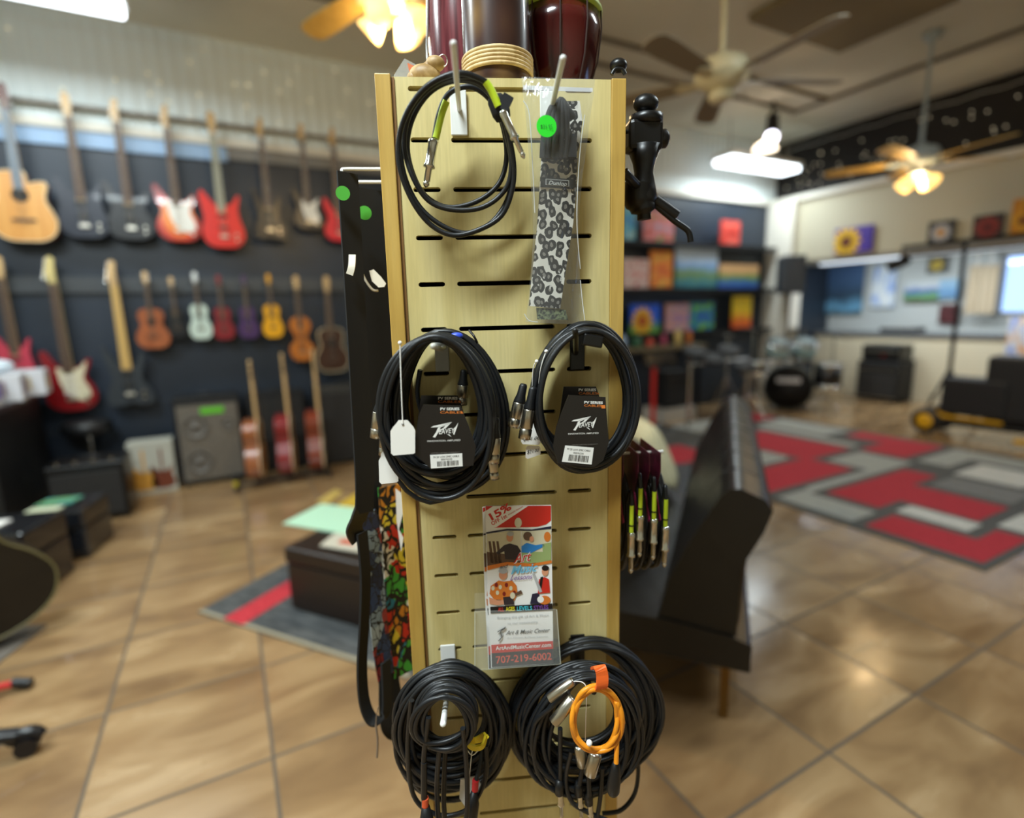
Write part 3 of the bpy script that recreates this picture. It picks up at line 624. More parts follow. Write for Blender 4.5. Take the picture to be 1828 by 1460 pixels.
# ---- brochures and holder
PB = {}
def pmat(n, c): return M('print_'+n, c, .35)
def brochure(name, label, dx, dy, d, front):
    t = MB(); mats = [pmat('white', (240, 240, 238)), pmat('red', (205, 44, 34)), pmat('darkred', (130, 30, 26)), pmat('navy', (34, 34, 60)), pmat('brown', (96, 72, 56)), pmat('cream', (214, 208, 180)),
        pmat('skin', (214, 150, 116)), pmat('blue', (40, 130, 205)), pmat('charcoal', (48, 40, 46)), pmat('sky', (120, 196, 232)), pmat('purple', (120, 70, 160)), pmat('orange', (214, 120, 46)),
        pmat('yellow', (240, 226, 40)), pmat('cyan', (70, 200, 220)), pmat('grey', (176, 178, 180)), pmat('black', (20, 18, 22)), pmat('green', (150, 170, 110)), pmat('coral', (222, 84, 64))]
    P = lambda x, y, e=0: TP(x+dx, y+dy, d+.0003+e*.00018)
    t.prism([TP(x+dx, y+dy, d) for x, y in [(866, 903), (984, 902), (986, 1050), (988, 1184), (877, 1192), (870, 1050)]], (0, .0014, 0), 0)
    pg = lambda pts, mi, e=0: t.poly([P(x, y, e) for x, y in pts], mi)
    def disc(x, y, rx, ry, mi, e=0): pg([(x+rx*math.cos(a*PI/8), y+ry*math.sin(a*PI/8)) for a in range(16)], mi, e)
    # red banner with diagonal offer
    pg([(867, 903.5), (983.5, 902.5), (983.5, 929), (975, 936), (960, 940), (940, 941), (867, 942)], 1)
    pg([(867, 912), (880, 903.5), (943, 903), (886, 941), (867, 944)], 0, 1)
    text(t, '15%', (878, 929), (914, 908), 13, lambda x, y: P(x, y, 2), 1, 0, .03)
    text(t, 'OFF 1st', (879, 938), (906, 923), 7, lambda x, y: P(x, y, 2), 1, 0, .02)
    text(t, 'month lesson', (908, 920), (934, 905), 3.2, lambda x, y: P(x, y, 2), 1)
    disc(925, 933, 6.5, 9, 5, 2)
    pg([(868, 950), (905, 944), (950, 945), (984, 939), (984, 944), (950, 948), (905, 947), (868, 953)], 3, 1)
    # photo left: person at an easel
    pg([(869, 953), (905, 948), (930, 947), (930, 1000), (870, 1008)], 5, 1); pg([(869, 985), (930, 992), (930, 1004), (870, 1012)], 4, 2)
    for k in range(3): pg([(872+k*7, 966), (876+k*7, 966), (882+k*7, 1005), (876+k*7, 1005)], 4, 2)
    pg([(886, 986), (900, 973), (910, 970), (924, 974), (930, 984), (930, 1000), (902, 998), (900, 984), (888, 990)], 8, 3); disc(910, 959, 6, 8, 6, 4); disc(911, 953, 6, 4, 14, 5)
    # photo right: child painting
    pg([(931, 947), (984, 945), (984, 1003), (931, 1006)], 5, 1); pg([(931, 985), (984, 985), (984, 1003), (931, 1006)], 16, 2)
    pg([(931, 975), (940, 969), (956, 973), (970, 971), (972, 975), (956, 983), (948, 987), (931, 986)], 7, 3); disc(942, 957, 8, 8, 4, 4); disc(949, 962, 4, 5, 6, 5)
    disc(977, 958, 6, 9, 11, 3); pg([(968, 971), (984, 968), (984, 1000), (970, 1000)], 16, 3)
    pg([(870, 1010), (905, 1003), (950, 1006), (985, 1000), (985, 1005), (950, 1011), (905, 1009), (870, 1018)], 11, 3)
    text(t, 'Art', (917, 1005), (950, 1000), 17, lambda x, y: P(x, y, 5), 0, .5, .05); text(t, 'Art', (917, 1005), (950, 1000), 17, lambda x, y: P(x, y, 6), 1, .5, .005)
    text(t, 'and', (892, 1015), (908, 1013), 6.5, lambda x, y: P(x, y, 6), 3, .5)
    text(t, 'Music', (912, 1025), (961, 1019), 15, lambda x, y: P(x, y, 6), 9, .5, .02)
    text(t, 'Lessons', (911, 1036), (951, 1033), 9, lambda x, y: P(x, y, 6), 10, .5)
    # musician with patterned shirt
    pg([(876, 1046), (890, 1036), (900, 1038), (914, 1036), (922, 1045), (924, 1060), (918, 1072), (882, 1070), (874, 1060)], 11, 3)
    for k, (x, y) in enumerate([(880, 1050), (886, 1044), (893, 1048), (904, 1044), (912, 1050), (918, 1058), (888, 1058), (900, 1060)]): disc(x, y, 3, 4, [5, 2][k % 2], 4)
    disc(898, 1026, 7.5, 9, 6, 4); disc(898, 1019, 8, 5, 14, 5)
    pg([(873, 1066), (890, 1072), (902, 1070), (903, 1078), (888, 1080), (874, 1078)], 6, 4); pg([(898, 1066), (916, 1064), (918, 1079), (900, 1080)], 8, 5); disc(915, 1063, 4.5, 6, 5, 6)
    pg([(918, 1060), (930, 1053), (933, 1059), (921, 1064)], 4, 5)
    # boy in red with guitar
    pg([(962, 1034), (972, 1030), (980, 1034), (982, 1058), (960, 1060)], 1, 3); disc(973, 1020, 6, 8, 6, 4); disc(973.5, 1014, 6.5, 5, 15, 5)
    pg([(965, 1030), (970, 1029), (967, 1050), (962, 1050)], 15, 4); pg([(950, 1060), (962, 1058), (966, 1078), (946, 1078)], 3, 3)
    disc(972, 1071, 11, 8, 11, 4); disc(965, 1070, 6, 6, 0, 5); pg([(950, 1024), (954, 1022), (968, 1056), (963, 1058)], 14, 5)
    # black strip
    pg([(875, 1083), (986, 1077), (986.5, 1089), (876, 1095)], 15, 3)
    for w, a, b_, mi in (('ALL', 889, 900, 1), ('AGES', 903, 919, 12), ('LEVELS', 923, 950, 13), ('STYLES', 953, 979, 10)):
        text(t, w, (a, 1092-(a-880)*.05), (b_, 1092-(b_-880)*.05), 7.5, lambda x, y: P(x, y, 5), mi, 0, .02)
    text(t, 'Bringing the gift of Art & Music', (888, 1105), (980, 1100), 4.6, lambda x, y: P(x, y, 3), 14); text(t, 'to our community.', (906, 1115), (961, 1112), 4.6, lambda x, y: P(x, y, 3), 14)
    text(t, 'Art & Music Center', (903, 1133), (982, 1128), 7.5, lambda x, y: P(x, y, 3), 15, .5, .004)
    t.tube(cr([P(890, 1144, 8), P(896, 1136, 8), P(893, 1128, 8), P(902, 1121, 8)], 5), .0007, 5, 15); disc(895, 1133, 3.4, 4, 14, 3); t.tube([P(888, 1128, 8), P(903, 1119, 8)], .0006, 5, 15)
    text(t, 'Art Classes & Music Lessons', (905, 1140), (978, 1137), 2.4, lambda x, y: P(x, y, 3), 14)
    pg([(877, 1151), (987, 1144), (987.5, 1158), (877.5, 1166)], 1, 3)
    text(t, 'ArtAndMusicCenter.com', (885, 1160.5), (984, 1154), 7, lambda x, y: P(x, y, 5), 0, 0, .015)
    pg([(877.5, 1166), (987.5, 1158), (988, 1184), (878, 1191)], 8, 3)
    text(t, '707-219-6002', (886, 1184), (985, 1177), 13, lambda x, y: P(x, y, 5), 17, 0, .01)
    tag(t.build(name, mats, None, FT, tuple(TP(925, 1188, d))), label, 'brochure', 'art and music lesson brochures')
brochure('brochure', 'rear lesson brochure peeking out left behind the front one in the clear holder', -5, 2.5, .036, False)
brochure('brochure', 'front lesson brochure with red 15% off corner and phone number, in the clear holder', 0, 0, .042, True)
acr = M('clear_acrylic', (235, 238, 232), .05, alpha=.08); acrE = M('acrylic_edge', (224, 226, 210), .15, alpha=.6)
hl = Thing('brochure_holder', 'clear acrylic brochure holder clipped to the tower slots', 'brochure holder', FT, tuple(TP(922, 1195, .02)))
MB().prism(P3([(847, 1092), (993, 1088), (1000, 1186), (847, 1197)], .054), (0, .0018, 0)).build('front_wall', acr, hl)
MB().prism(P3([(847, 1060), (990, 1054), (996, 1184), (848, 1194)], .031), (0, .0018, 0)).build('back_wall', acr, hl)
for a, b_ in (((993, 1088), (1000, 1186)), ((847, 1092), (847, 1197)), ((847, 1197), (1000, 1186))):
    MB().prism([TP(*a, .031), TP(*b_, .031), TP(*b_, .028), TP(*a, .028)] if False else [TP(*a, .0552), TP(*b_, .0552), TP(*b_, .031), TP(*a, .031)], (.0012, 0, .0006)).build('edge', acrE, hl)

c_ = TP(912, 1075, .0); MB().bx(c_[0]-.02, c_[0]+.02, -.031, -.0005, c_[2]-.002, c_[2]+.004).build('clip', acrE, hl)
# ---- bottom left bundles
def bundle(name, label, org, cx, top, ra, rz, d0, d1, turns, seed, jit, r=.0033, tails=(), grp='tangled patch cables on the bottom left hook'):
    t = Thing(name, label, 'cable', FT, tuple(org), grp)
    mb = MB().tube(cr(coil(cx, top, ra, rz, d0, d1, turns, seed, jit=jit), 2), r, 8)
    for tl_ in tails: mb.tube(cr([TP(*p) for p in tl_], 6), r, 8)
    mb.build('cable_loops', cableM, t); return t
b1 = bundle('coiled_cable', 'wide black cable coil at the back of the bottom left hook', TP(808, 1200, .03), TP(810, 1300, .03)[0], TP(800, 1195, .03)[2], .074, .094, .008, .05, 14, 41, .20)
b2 = bundle('coiled_cable', 'middle black cable coil with yellow tie on the bottom left hook', TP(808, 1200, .08), TP(803, 1300, .08)[0], TP(800, 1205, .08)[2], .060, .074, .052, .092, 17, 42, .24)
b3 = bundle('coiled_cable', 'small tight black cable coil wound around the white peg tip, bottom left', TP(795, 1260, .13), TP(795, 1300, .13)[0], TP(795, 1243, .13)[2], .034, .038, .098, .135, 12, 43, .26,
            tails=[[(765, 1280, .13), (757, 1350, .12), (757, 1440, .12), (758, 1470, .12)], [(785, 1330, .12), (780, 1400, .11), (783, 1470, .11)], [(735, 1250, .10), (728, 1330, .09), (735, 1410, .08), (760, 1445, .08), (800, 1456, .08), (840, 1440, .09), (866, 1390, .09), (868, 1330, .09)],
                   [(826, 1300, .13), (833, 1370, .12), (834, 1440, .12), (830, 1475, .12)], [(795, 1340, .1), (792, 1420, .1), (795, 1475, .1)]])
mb = MB(); mb.ribbon(cr([TP(833, 1318, .10), TP(838, 1330, .105), TP(850, 1335, .106), TP(862, 1330, .105), TP(868, 1312, .10)], 5), .010, (0, -.3, 1), .003); mb.ribbon(cr([TP(833, 1318, .10), TP(848, 1322, .085), TP(868, 1312, .10)], 5), .009, (0, -.3, 1), .003)
mb.build('yellow_tie', M('yellow_tie', (238, 214, 40), .55), b2, label='yellow hook-and-loop tie')
redM = M('red_strain_relief', (196, 40, 44), .5); orR = M('orange_red_relief', (214, 84, 44), .5)
MB().cyl(TP(849, 1392, .10), TP(848, 1410, .10), .0045, seg=10).build('red_collar', redM, b1)
MB().lathe([(.004, 0), (.009, .02), (.0095, .045), (.006, .06)], TP(847, 1412, .10), TP(840, 1460, .10)-TP(847, 1412, .10), 14).build('plug_boot', black, b1)
MB().tube(cr([TP(862, 1330, .08), TP(858, 1360, .09), TP(850, 1392, .10)], 4), .003, 8).build('cable_tail', cableM, b1)
MB().cyl(TP(759, 1424, .12), TP(759, 1438, .12), .0046, seg=10).build('orange_collar', orR, b3)
MB().lathe([(.005, 0), (.009, .02), (.0095, .05)], TP(760, 1439, .12), (0, 0, -1), 14).build('plug_boot', black, b3)
MB().tube(cr([TP(757, 1360, .12), TP(757, 1425, .12)], 3), .004, 8).build('cable_tail', cableM, b3)
tb = MB().prism(P3([(822, 1392), (850, 1386), (858, 1400), (850, 1420), (832, 1442), (820, 1425)], .085), (0, .002, 0))
tb.tube([TP(838, 1388, .087), TP(842, 1345, .095), TP(846, 1330, .10)], .0007, 5); tb.tube(cr([TP(833, 1338, .11), TP(843, 1348, .112), TP(853, 1340, .11)], 4), .0008, 5)
tag(tb.build('price_tag', whiteP, None, FT, tuple(TP(838, 1388, .087))), 'crumpled white tag hanging among the bottom left cables', 'price tag')

# ---- bottom right bundles
g2 = 'tangled patch cables on the bottom right hook'
r1 = bundle('coiled_cable', 'large black cable coil at the back of the bottom right hook', TP(1040, 1160, .03), TP(1050, 1290, .03)[0], TP(1040, 1158, .03)[2], .098, .106, .006, .030, 18, 51, .18, grp=g2,
            tails=[[(1120, 1290, .02), (1138, 1350, .02), (1135, 1410, .03), (1110, 1445, .04), (1075, 1452, .04)]])
r2 = bundle('coiled_cable', 'inner black cable coil with loose silver plugs on the bottom right hook', TP(1030, 1170, .07), TP(1042, 1290, .08)[0], TP(1042, 1204, .08)[2], .066, .080, .052, .095, 20, 52, .30, grp=g2,
            tails=[[(1015, 1235, .11), (985, 1262, .10), (955, 1290, .09), (950, 1330, .08)], [(1000, 1300, .10), (1000, 1380, .09), (999, 1400, .09)], [(1020, 1340, .1), (1010, 1390, .09), (1020, 1430, .09), (1050, 1450, .09), (1085, 1465, .09)], [(1040, 1370, .1), (1034, 1400, .1)], [(1050, 1380, .1), (1052, 1420, .1)], [(1075, 1370, .09), (1072, 1420, .09), (1066, 1460, .09)]])
for a, b_, R in (((1024, 1215, .115), (980, 1248, .115), .0055), ((1024, 1246, .125), (988, 1290, .13), .0075), ((1064, 1343, .12), (1053, 1382, .122), .0085), ((1034, 1330, .11), (1040, 1365, .11), .0078)):
    a, b_ = TP(*a), TP(*b_); L = (b_-a).length; MB().lathe([(R*.8, 0), (R, .003), (R, L*.98), (R*.9, L)], a, b_-a, 16).build('silver_plug', nickel, r2)
for x, y in ((999, 1400), (1034, 1402), (1052, 1418)):
    jack(MB(), TP(x, y, .09), TP(x+4, y+62, .09), .0045).build('jack_plug', chrome, r2); MB().lathe([(.004, 0), (.0062, .008), (.0062, .022)], TP(x-1, y-8, .09), (0, 0, -1), 12).build('plug_boot', black, r2)
oc = Thing('coiled_cable', 'bright orange cable coil hanging in front of the black ones, bottom right', 'cable', FT, tuple(TP(1066, 1225, .14)), None)
opts = [(1112, 1290), (1104, 1255), (1085, 1232), (1060, 1230), (1036, 1250), (1025, 1285), (1032, 1318), (1055, 1336), (1085, 1330), (1100, 1300), (1100, 1262), (1080, 1235), (1052, 1232), (1028, 1255), (1021, 1288), (1028, 1320), (1052, 1339), (1085, 1337), (1107, 1312), (1110, 1275), (1094, 1240), (1066, 1224), (1040, 1235), (1026, 1262), (1022, 1295), (1038, 1328), (1066, 1341), (1094, 1322), (1106, 1290), (1100, 1250), (1102, 1300), (1101, 1330), (1100, 1362)]
MB().tube(cr([TP(x, y, .132+.010*((i*7) % 5)/5) for i, (x, y) in enumerate(opts)], 5), .0032, 10).build('cable_loops', M('orange_cable_jacket', (240, 150, 30), .42), oc)
MB().lathe([(.004, 0), (.0065, .012), (.0085, .03), (.0085, .045), (.006, .05)], TP(1100, 1358, .132), TP(1095, 1405, .132)-TP(1100, 1358, .132), 14).build('plug_boot', black, oc)
mb = MB(); mb.ribbon(cr([TP(1064, 1192, .118), TP(1070, 1190, .142), TP(1075, 1205, .146), TP(1074, 1226, .146), TP(1068, 1228, .13)], 5), .0145, (1, 0, .1), .003)
mb.build('orange_tie', M('orange_tie', (240, 104, 36), .55), oc, label='orange hook-and-loop tie')
tb = MB().tube(cr([TP(1024, 1216, .125), TP(1040, 1218, .13), TP(1047, 1232, .132), TP(1046, 1280, .118), TP(1045, 1322, .118)], 5), .0006, 5)
tb.ball(TP(1052, 1326, .148), .004, 0, 8); 
tag(tb.build('tag_string', whiteP, None, FT, tuple(TP(1024, 1216, .125))), 'thin white tag string looped over the silver plugs inside the orange coil', 'string')

# ---- left side: straps on long rods
ROD = [(.05, -.151), (.12, -.149), (.19, -.147)]; ZR = 1.555
rl = ['front white side rod carrying the bagged black strap, left of the tower', 'middle white side rod, left of the tower', 'rear white side rod with tab, nearest the tower left edge']
for (y, a), lb in zip(ROD, rl):
    t = Thing('side_rod', lb, 'hook', FT, (TW0, y, ZR), 'white rods on the left side of the tower')
    MB().tube(cr([(TW0-.0005, y, ZR), (-.12, y, ZR), (a+.004, y, ZR), (a, y, ZR-.002), (a, y, ZR-.012)], 4), .0024, 8).build('rod', whiteE, t)
    MB().box((a-.002, y, ZR-.014), (.007, .009, .012)).build('end_tab', whiteE, t, bevel=.001)
    MB().box((TW0-.002, y, ZR-.005), (.003, .012, .03)).build('back_plate', whiteE, t)
def comic(name, stops, scale, line=.12):
    m, n, l, b = nodes(name, .6); v = n.new('ShaderNodeTexVoronoi'); v.inputs['Scale'].default_value = scale; co = coords(n, l, (1, 1, .6)); nd = n.new('ShaderNodeTexNoise'); nd.inputs['Scale'].default_value = 40; l.new(co, nd.inputs[0]); md = n.new('ShaderNodeVectorMath'); md.operation = 'MULTIPLY_ADD'; l.new(nd.outputs['Color'], md.inputs[0]); md.inputs[1].default_value = (.035, .035, .035); l.new(co, md.inputs[2]); co = md.outputs[0]; l.new(co, v.inputs[0])
    sp = n.new('ShaderNodeSeparateColor'); l.new(v.outputs['Color'], sp.inputs[0]); r = ramp(n, stops, 'CONSTANT'); l.new(sp.outputs[0], r.inputs[0])
    v2 = n.new('ShaderNodeTexVoronoi'); v2.feature = 'DISTANCE_TO_EDGE'; v2.inputs['Scale'].default_value = scale*2.2; l.new(co, v2.inputs[0])
    lt = n.new('ShaderNodeMath'); lt.operation = 'LESS_THAN'; lt.inputs[1].default_value = line; l.new(v2.outputs[0], lt.inputs[0])
    mx = n.new('ShaderNodeMixRGB'); l.new(lt.outputs[0], mx.inputs[0]); l.new(r.outputs[0], mx.inputs[1]); mx.inputs[2].default_value = col((16, 14, 12)); l.new(mx.outputs[0], b.inputs['Base Color']); return m
comicM = comic('comic_print', [(0, (190, 40, 24)), (.2, (60, 150, 50)), (.42, (214, 190, 50)), (.6, (190, 120, 30)), (.75, (220, 214, 200)), (.88, (30, 110, 130))], 34)
denimM = comic('blue_splash_print', [(0, (36, 54, 84)), (.3, (110, 124, 130)), (.5, (24, 34, 60)), (.7, (140, 150, 150)), (.86, (130, 40, 34))], 40, .05)
creamL = M('cream_leather', (226, 218, 200), .5)
gS = 'guitar straps on the left side of the tower'
def strap(label, pts, w, wd, m, extra=(), th=.003, y0=.0):
    P = [TP(x, y, d) for x, y, d in pts]
    t = Thing('guitar_strap', label, 'guitar strap', FT, tuple(P[0]), gS)
    MB().ribbon(cr(P, 6), [w[min(len(w)-1, int(i/6*1.0))] for i in range((len(P)-1)*6+1)] if hasattr(w, '__len__') else w, wd, th).build('webbing', m, t)
    return t
WD = (.75, .66, 0)
s1 = strap('narrow black guitar strap farthest left, with green sticker and white leather ends', [(620, 308, -.05), (626, 400, -.05), (633, 520, -.05), (640, 640, -.05), (646, 760, -.05), (651, 860, -.05), (650, 915, -.05)], .030, WD, strapB)
MB().lathe([(.009, 0), (.009, .0008)], TP(612, 345, -.03), (.2, -1, 0), 20).build('price_sticker', stickD, s1, label='green price sticker', smooth=False)
MB().ribbon(cr([TP(629, 455, -.035), TP(628, 475, -.03), TP(624, 490, -.03)], 4), .009, (1, 0, 0), .002).build('leather_end', creamL, s1)
MB().ribbon(cr([TP(648, 905, -.05), TP(640, 925, -.045), TP(632, 945, -.045), TP(640, 962, -.05)], 5), .026, (.7, .7, 0), .004).build('leather_tab', M('black_leather', (24, 22, 22), .4), s1)
MB().ribbon(cr([TP(646, 950, -.05), TP(652, 1030, -.05), TP(650, 1110, -.05), TP(646, 1190, -.05), TP(650, 1250, -.05), TP(663, 1283, -.05), TP(680, 1284, -.05), TP(690, 1260, -.06), TP(688, 1180, -.07)], 7), .020, (.5, .8, 0), .004).build('lower_webbing', strapB, s1)
s2 = strap('wide black guitar strap nearer the tower left edge, with green sticker and cream end', [(662, 338, -.12), (666, 420, -.12), (670, 520, -.12), (675, 640, -.12), (679, 740, -.12)], .050, (.8, .6, 0), strapB)
MB().lathe([(.0095, 0), (.0095, .0008)], TP(651, 380, -.085), (.2, -1, 0), 20).build('price_sticker', stickD, s2, label='green price sticker', smooth=False)
MB().prism([TP(x, y, -.07) for x, y in [(659, 483), (667, 481), (680, 494), (689, 506), (686, 512), (676, 513), (664, 502)]], (0, .002, 0)).build('leather_end', creamL, s2)
MB().tube(cr([TP(641, 468, -.08), TP(650, 495, -.08), TP(664, 516, -.08), TP(675, 519, -.08)], 4), .0016, 6).build('cream_cord', creamL, s2)
MB().ribbon(cr([TP(666, 700, -.12), TP(668, 800, -.12), TP(672, 880, -.12), TP(664, 930, -.12), TP(655, 950, -.12)], 6), .017, (.8, .6, 0), .003).build('lower_webbing', strapB, s2)
s3 = strap('blue and grey splash print guitar strap low on the left side', [(655, 915, -.08), (664, 960, -.08), (668, 1020, -.08), (674, 1090, -.08), (682, 1160, -.08), (690, 1210, -.08)], .030, (.8, .6, 0), denimM)
MB().ribbon(cr([TP(690, 1205, -.08), TP(690, 1260, -.08), TP(694, 1295, -.08), TP(706, 1306, -.085), TP(718, 1290, -.09), TP(722, 1240, -.1)], 6), .026, (.8, .6, 0), .004).build('lower_webbing', strapB, s3)
s4 = strap('green, red and yellow comic print guitar strap beside the tower left edge', [(699, 866, -.12), (703, 930, -.12), (708, 1000, -.12), (712, 1070, -.12), (718, 1140, -.12), (726, 1200, -.12)], .046, (.85, .5, 0), comicM)
MB().ribbon(cr([TP(676, 920, -.12), TP(684, 1000, -.12), TP(692, 1080, -.12), TP(698, 1150, -.12), TP(706, 1230, -.12), TP(722, 1268, -.12)], 6), .018, (.8, .6, 0), .003).build('black_edging', strapB, s4)
MB().prism([TP(x, y, -.10) for x, y in [(706, 872), (716, 880), (722, 905), (712, 945), (720, 960), (716, 985), (708, 930)]], (0, .001, 0)).build('clear_wrap', M('bright_wrap', (245, 245, 242), .2, alpha=.85), s4)
tb = MB().tube(cr([TP(675, 1262, -.03), TP(671, 1290, -.03), TP(674, 1320, -.03), TP(673, 1352, -.03)], 5), [.0008]*6+[.0016]*10, 6)
tag(tb.build('strap_cord', M('grey_cord', (120, 104, 88), .7), None, FT, tuple(TP(675, 1262, -.03))), 'thin grey cord dangling below the black straps on the left', 'cord')

# ---- right side: cable packs seen edge on
burg = noise_mat('burgundy_card', [(.4, (70, 14, 34)), (.6, (96, 20, 48))], 60)
t = Thing('side_rod', 'white side rod carrying the burgundy carded cables, right of the tower', 'hook', FT, (TW1, .07, 1.128))
MB().tube([(TW1+.0005, .07, 1.143), (.302, .07, 1.143)], .0022, 8).ball((.303, .07, 1.143), .003, seg=8).build('rod', whiteE, t); MB().box((TW1+.002, .07, 1.14), (.003, .012, .03)).build('back_plate', whiteE, t)
rl = ['burgundy carded cable pack touching the tower right edge', 'second burgundy carded cable pack out from the tower right edge', 'third burgundy carded cable pack out from the tower right edge', 'outermost burgundy carded cable pack, farthest from the tower right edge']
for k, a in enumerate([.228, .251, .268, .285]):
    t = Thing('cable_pack', rl[k], 'cable', FT, (a, .07, 1.15), 'burgundy carded cables on the right side rod')
    MB().prism([(a, y, z) for y, z in [(.03, 1.152), (.12, 1.154), (.125, 1.125), (.105, 1.085), (.045, 1.085), (.028, 1.125)]], (.0012, 0, 0)).build('header_card', burg, t)
    MB().prism([(a-.0004, y, z) for y, z in [(.045, 1.09), (.05, 1.09), (.028, 1.045), (.022, 1.050)]], (.0018, 0, 0)).build('card_edge', M('magenta_edge', (176, 40, 96), .5), t)
    pts = []; rr = random.Random(60+k)
    for i in range(26*6+1):
        th = PI/2+2*PI*i/26; f = i/(26*6); w = .048+.006*math.sin(f*9+k); h = .078+.006*math.cos(f*7+k)
        pts.append((a+.006+.007*math.sin(f*11)*.5, .073+w*math.cos(th), 1.118-h+h*math.sin(th)))
    MB().tube(pts, .0028, 7).build('cable_loops', cableM, t)
    fx = [.237, .250, .271, .289][k]; fy = .012; z1 = [TP(1137, 907)[2], TP(1152, 876)[2], TP(1178, 882)[2], TP(1200, 896)[2]][k]
    MB().cyl((fx, fy, z1), (fx, fy, z1-.042), .0032, seg=10).build('lime_sleeve', lime, t)
    MB().tube(cr([(a+.006, .03, 1.07), (fx, .018, z1+.02), (fx, fy, z1)], 5), .0028, 7).build('cable_tail', cableM, t)
    MB().cyl((fx, fy, z1-.030), (fx, fy, z1-.0315), .0042, seg=10).build('wire_tie', blackp, t)
    jack(MB(), (fx, fy, z1-.042), (fx, fy, z1-.108), .0058).build('jack_plug', chrome, t)

# ---- black clamp stand hanging at right, ring on top
bt = Thing('clamp_stand', 'black folded clamp stand with knobs hanging off the tower right side, upper', 'stand', FT, tuple(TP(1150, 430, -.06)))
def d_(x, y, rx, ry, d=-.05, th=.012): return TP(x, y, d)
mb = MB(); mb.ball(TP(1153, 185, -.06), .015, sc_=(1.2, .9, .85)); mb.cyl(TP(1153, 200, -.06), TP(1152, 216, -.06), .006, seg=12); mb.build('top_knob', blackp, bt)
MB().lathe([(.012, .008), (.023, .004), (.023, -.006), (.014, -.010)], TP(1153, 213, -.06)).build('collar', blackp, bt)
MB().box(TP(1148, 245, -.06), (.048, .034, .040)).build('clamp_body', blackp, bt, bevel=.006)
MB().lathe([(.008, -.012), (.0125, -.008), (.0125, .006), (.008, .010)], TP(1180, 248, -.06), (1, 0, .1)).build('side_knob', blackp, bt)
MB().lathe([(.024, 0), (.016, -.02), (.013, -.035), (.017, -.055), (.020, -.068), (.012, -.085)], TP(1150, 262, -.06)).build('neck', blackp, bt)
MB().tube(cr([TP(1114, 307, -.02), TP(1122, 316, -.025), TP(1140, 335, -.05), TP(1152, 352, -.06)], 5), .0065, 10).build('handle', blackp, bt)
MB().tube(cr([TP(1140, 330, -.06), TP(1138, 350, -.06), TP(1148, 372, -.06), TP(1150, 392, -.06)], 5), [.021]*8+[.018]*4+[.010]*4, 12).build('lower_joint', blackp, bt)
MB().tube(cr([TP(1150, 345, -.06), TP(1180, 365, -.06), TP(1208, 385, -.06)], 5), .008, 10).build('leg', blackp, bt)
MB().tube(cr([TP(1165, 362, -.06), TP(1205, 395, -.06), TP(1228, 412, -.06), TP(1233, 432, -.06)], 6), .0045, 8).build('leg', blackp, bt)
MB().tube([(TW1+.0005, .06, TP(1140, 235, -.06)[2]), TP(1140, 235, -.06)], .003, 8).build('mounting_peg', blackp, bt)
tb = MB(); tb.tube(cr([TP(1092, 133, -.05), TP(1098, 124, -.05), TP(1110, 124, -.05), TP(1116, 133, -.05)], 5), .0028, 8); tb.ball(TP(1104, 117, -.06), .011, sc_=(1.1, 1, .8))
tag(tb.build('rubber_clip', blackp, None, FT, tuple(TP(1104, 133, -.05))), 'small black clip with round head on the tower top right corner', 'clip')

# ---- things on top of the tower
zt = TZ
djR = noise_mat('dark_red_lacquer', [(.35, (40, 9, 11)), (.6, (76, 18, 18))], 12, (4, 4, .4), rough=.18, coat=.6)
dj = Thing('djembe', 'dark red lacquered djembe with rope rings at the right on the tower top', 'drum', FT, (.156, .145, zt))
MB().lathe([(.031, 0), (.034, .012), (.044, .03), (.057, .068), (.0635, .112), (.062, .137)], (.156, .145, zt), seg=40).build('shell', djR, dj)
MB().lathe([(.061, .134), (.0655, .137), (.0655, .142), (.061, .145)], (.156, .145, zt), seg=40).build('lime_ring', M('lime_ring', (170, 190, 60), .5), dj)
MB().lathe([(.061, .145), (.061, .16), (.056, .164), (0, .165)], (.156, .145, zt), seg=40).build('drum_head', M('drum_skin', (214, 200, 170), .6), dj)
for k in range(10):
    a = 2*PI*k/10+.2; MB().tube([(.156+r*math.cos(a), .145+r*math.sin(a), zt+h) for r, h in [(.0640, .137), (.0652, .112), (.0595, .07), (.046, .033)]], .0012, 5).build('rope', M('dark_rope', (52, 30, 22), .8), dj)
cg = Thing('hand_drum', 'tall dark red drum with chrome lug at the left on the tower top', 'drum', FT, (.022, .185, zt))
MB().lathe([(.046, 0), (.052, .03), (.056, .08), (.056, .14), (.050, .24), (.048, .25)], (.022, .185, zt), seg=40).build('shell', noise_mat('plum_lacquer', [(.4, (74, 26, 34)), (.6, (112, 52, 58))], 30, (5, 5, .2), rough=.22, coat=.5), cg)
for k in range(5):
    a = PI+.25+2*PI*k/5; MB().tube([(.022+r*math.cos(a), 0.185+r*math.sin(a), zt+h) for r, h in [(.0545, .035), (.0585, .06), (.060, .11), (.0545, .20)]], .0022, 6).build('tuning_rod', chrome, cg)
MB().lathe([(.053, .018), (.0555, .022), (.053, .028)], (.022, .185, zt), seg=36).build('hoop', chrome, cg)
br = Thing('rain_stick', 'tall brown bark drum with pale rope rings in the middle of the tower top', 'drum', FT, (.060, .065, zt))
def bark():
    m, n, l, b = nodes('brown_feather_bark', .3, coat=.4)
    w = n.new('ShaderNodeTexVoronoi'); w.inputs['Scale'].default_value = 26; w.inputs['Randomness'].default_value = .4; l.new(coords(n, l, (1, 1, .55)), w.inputs[0])
    r = ramp(n, [(0, (122, 92, 52)), (.25, (96, 70, 44)), (.45, (66, 42, 34)), (.6, (52, 32, 28))]); l.new(w.outputs[0], r.inputs[0]); l.new(r.outputs[0], b.inputs['Base Color']); return m
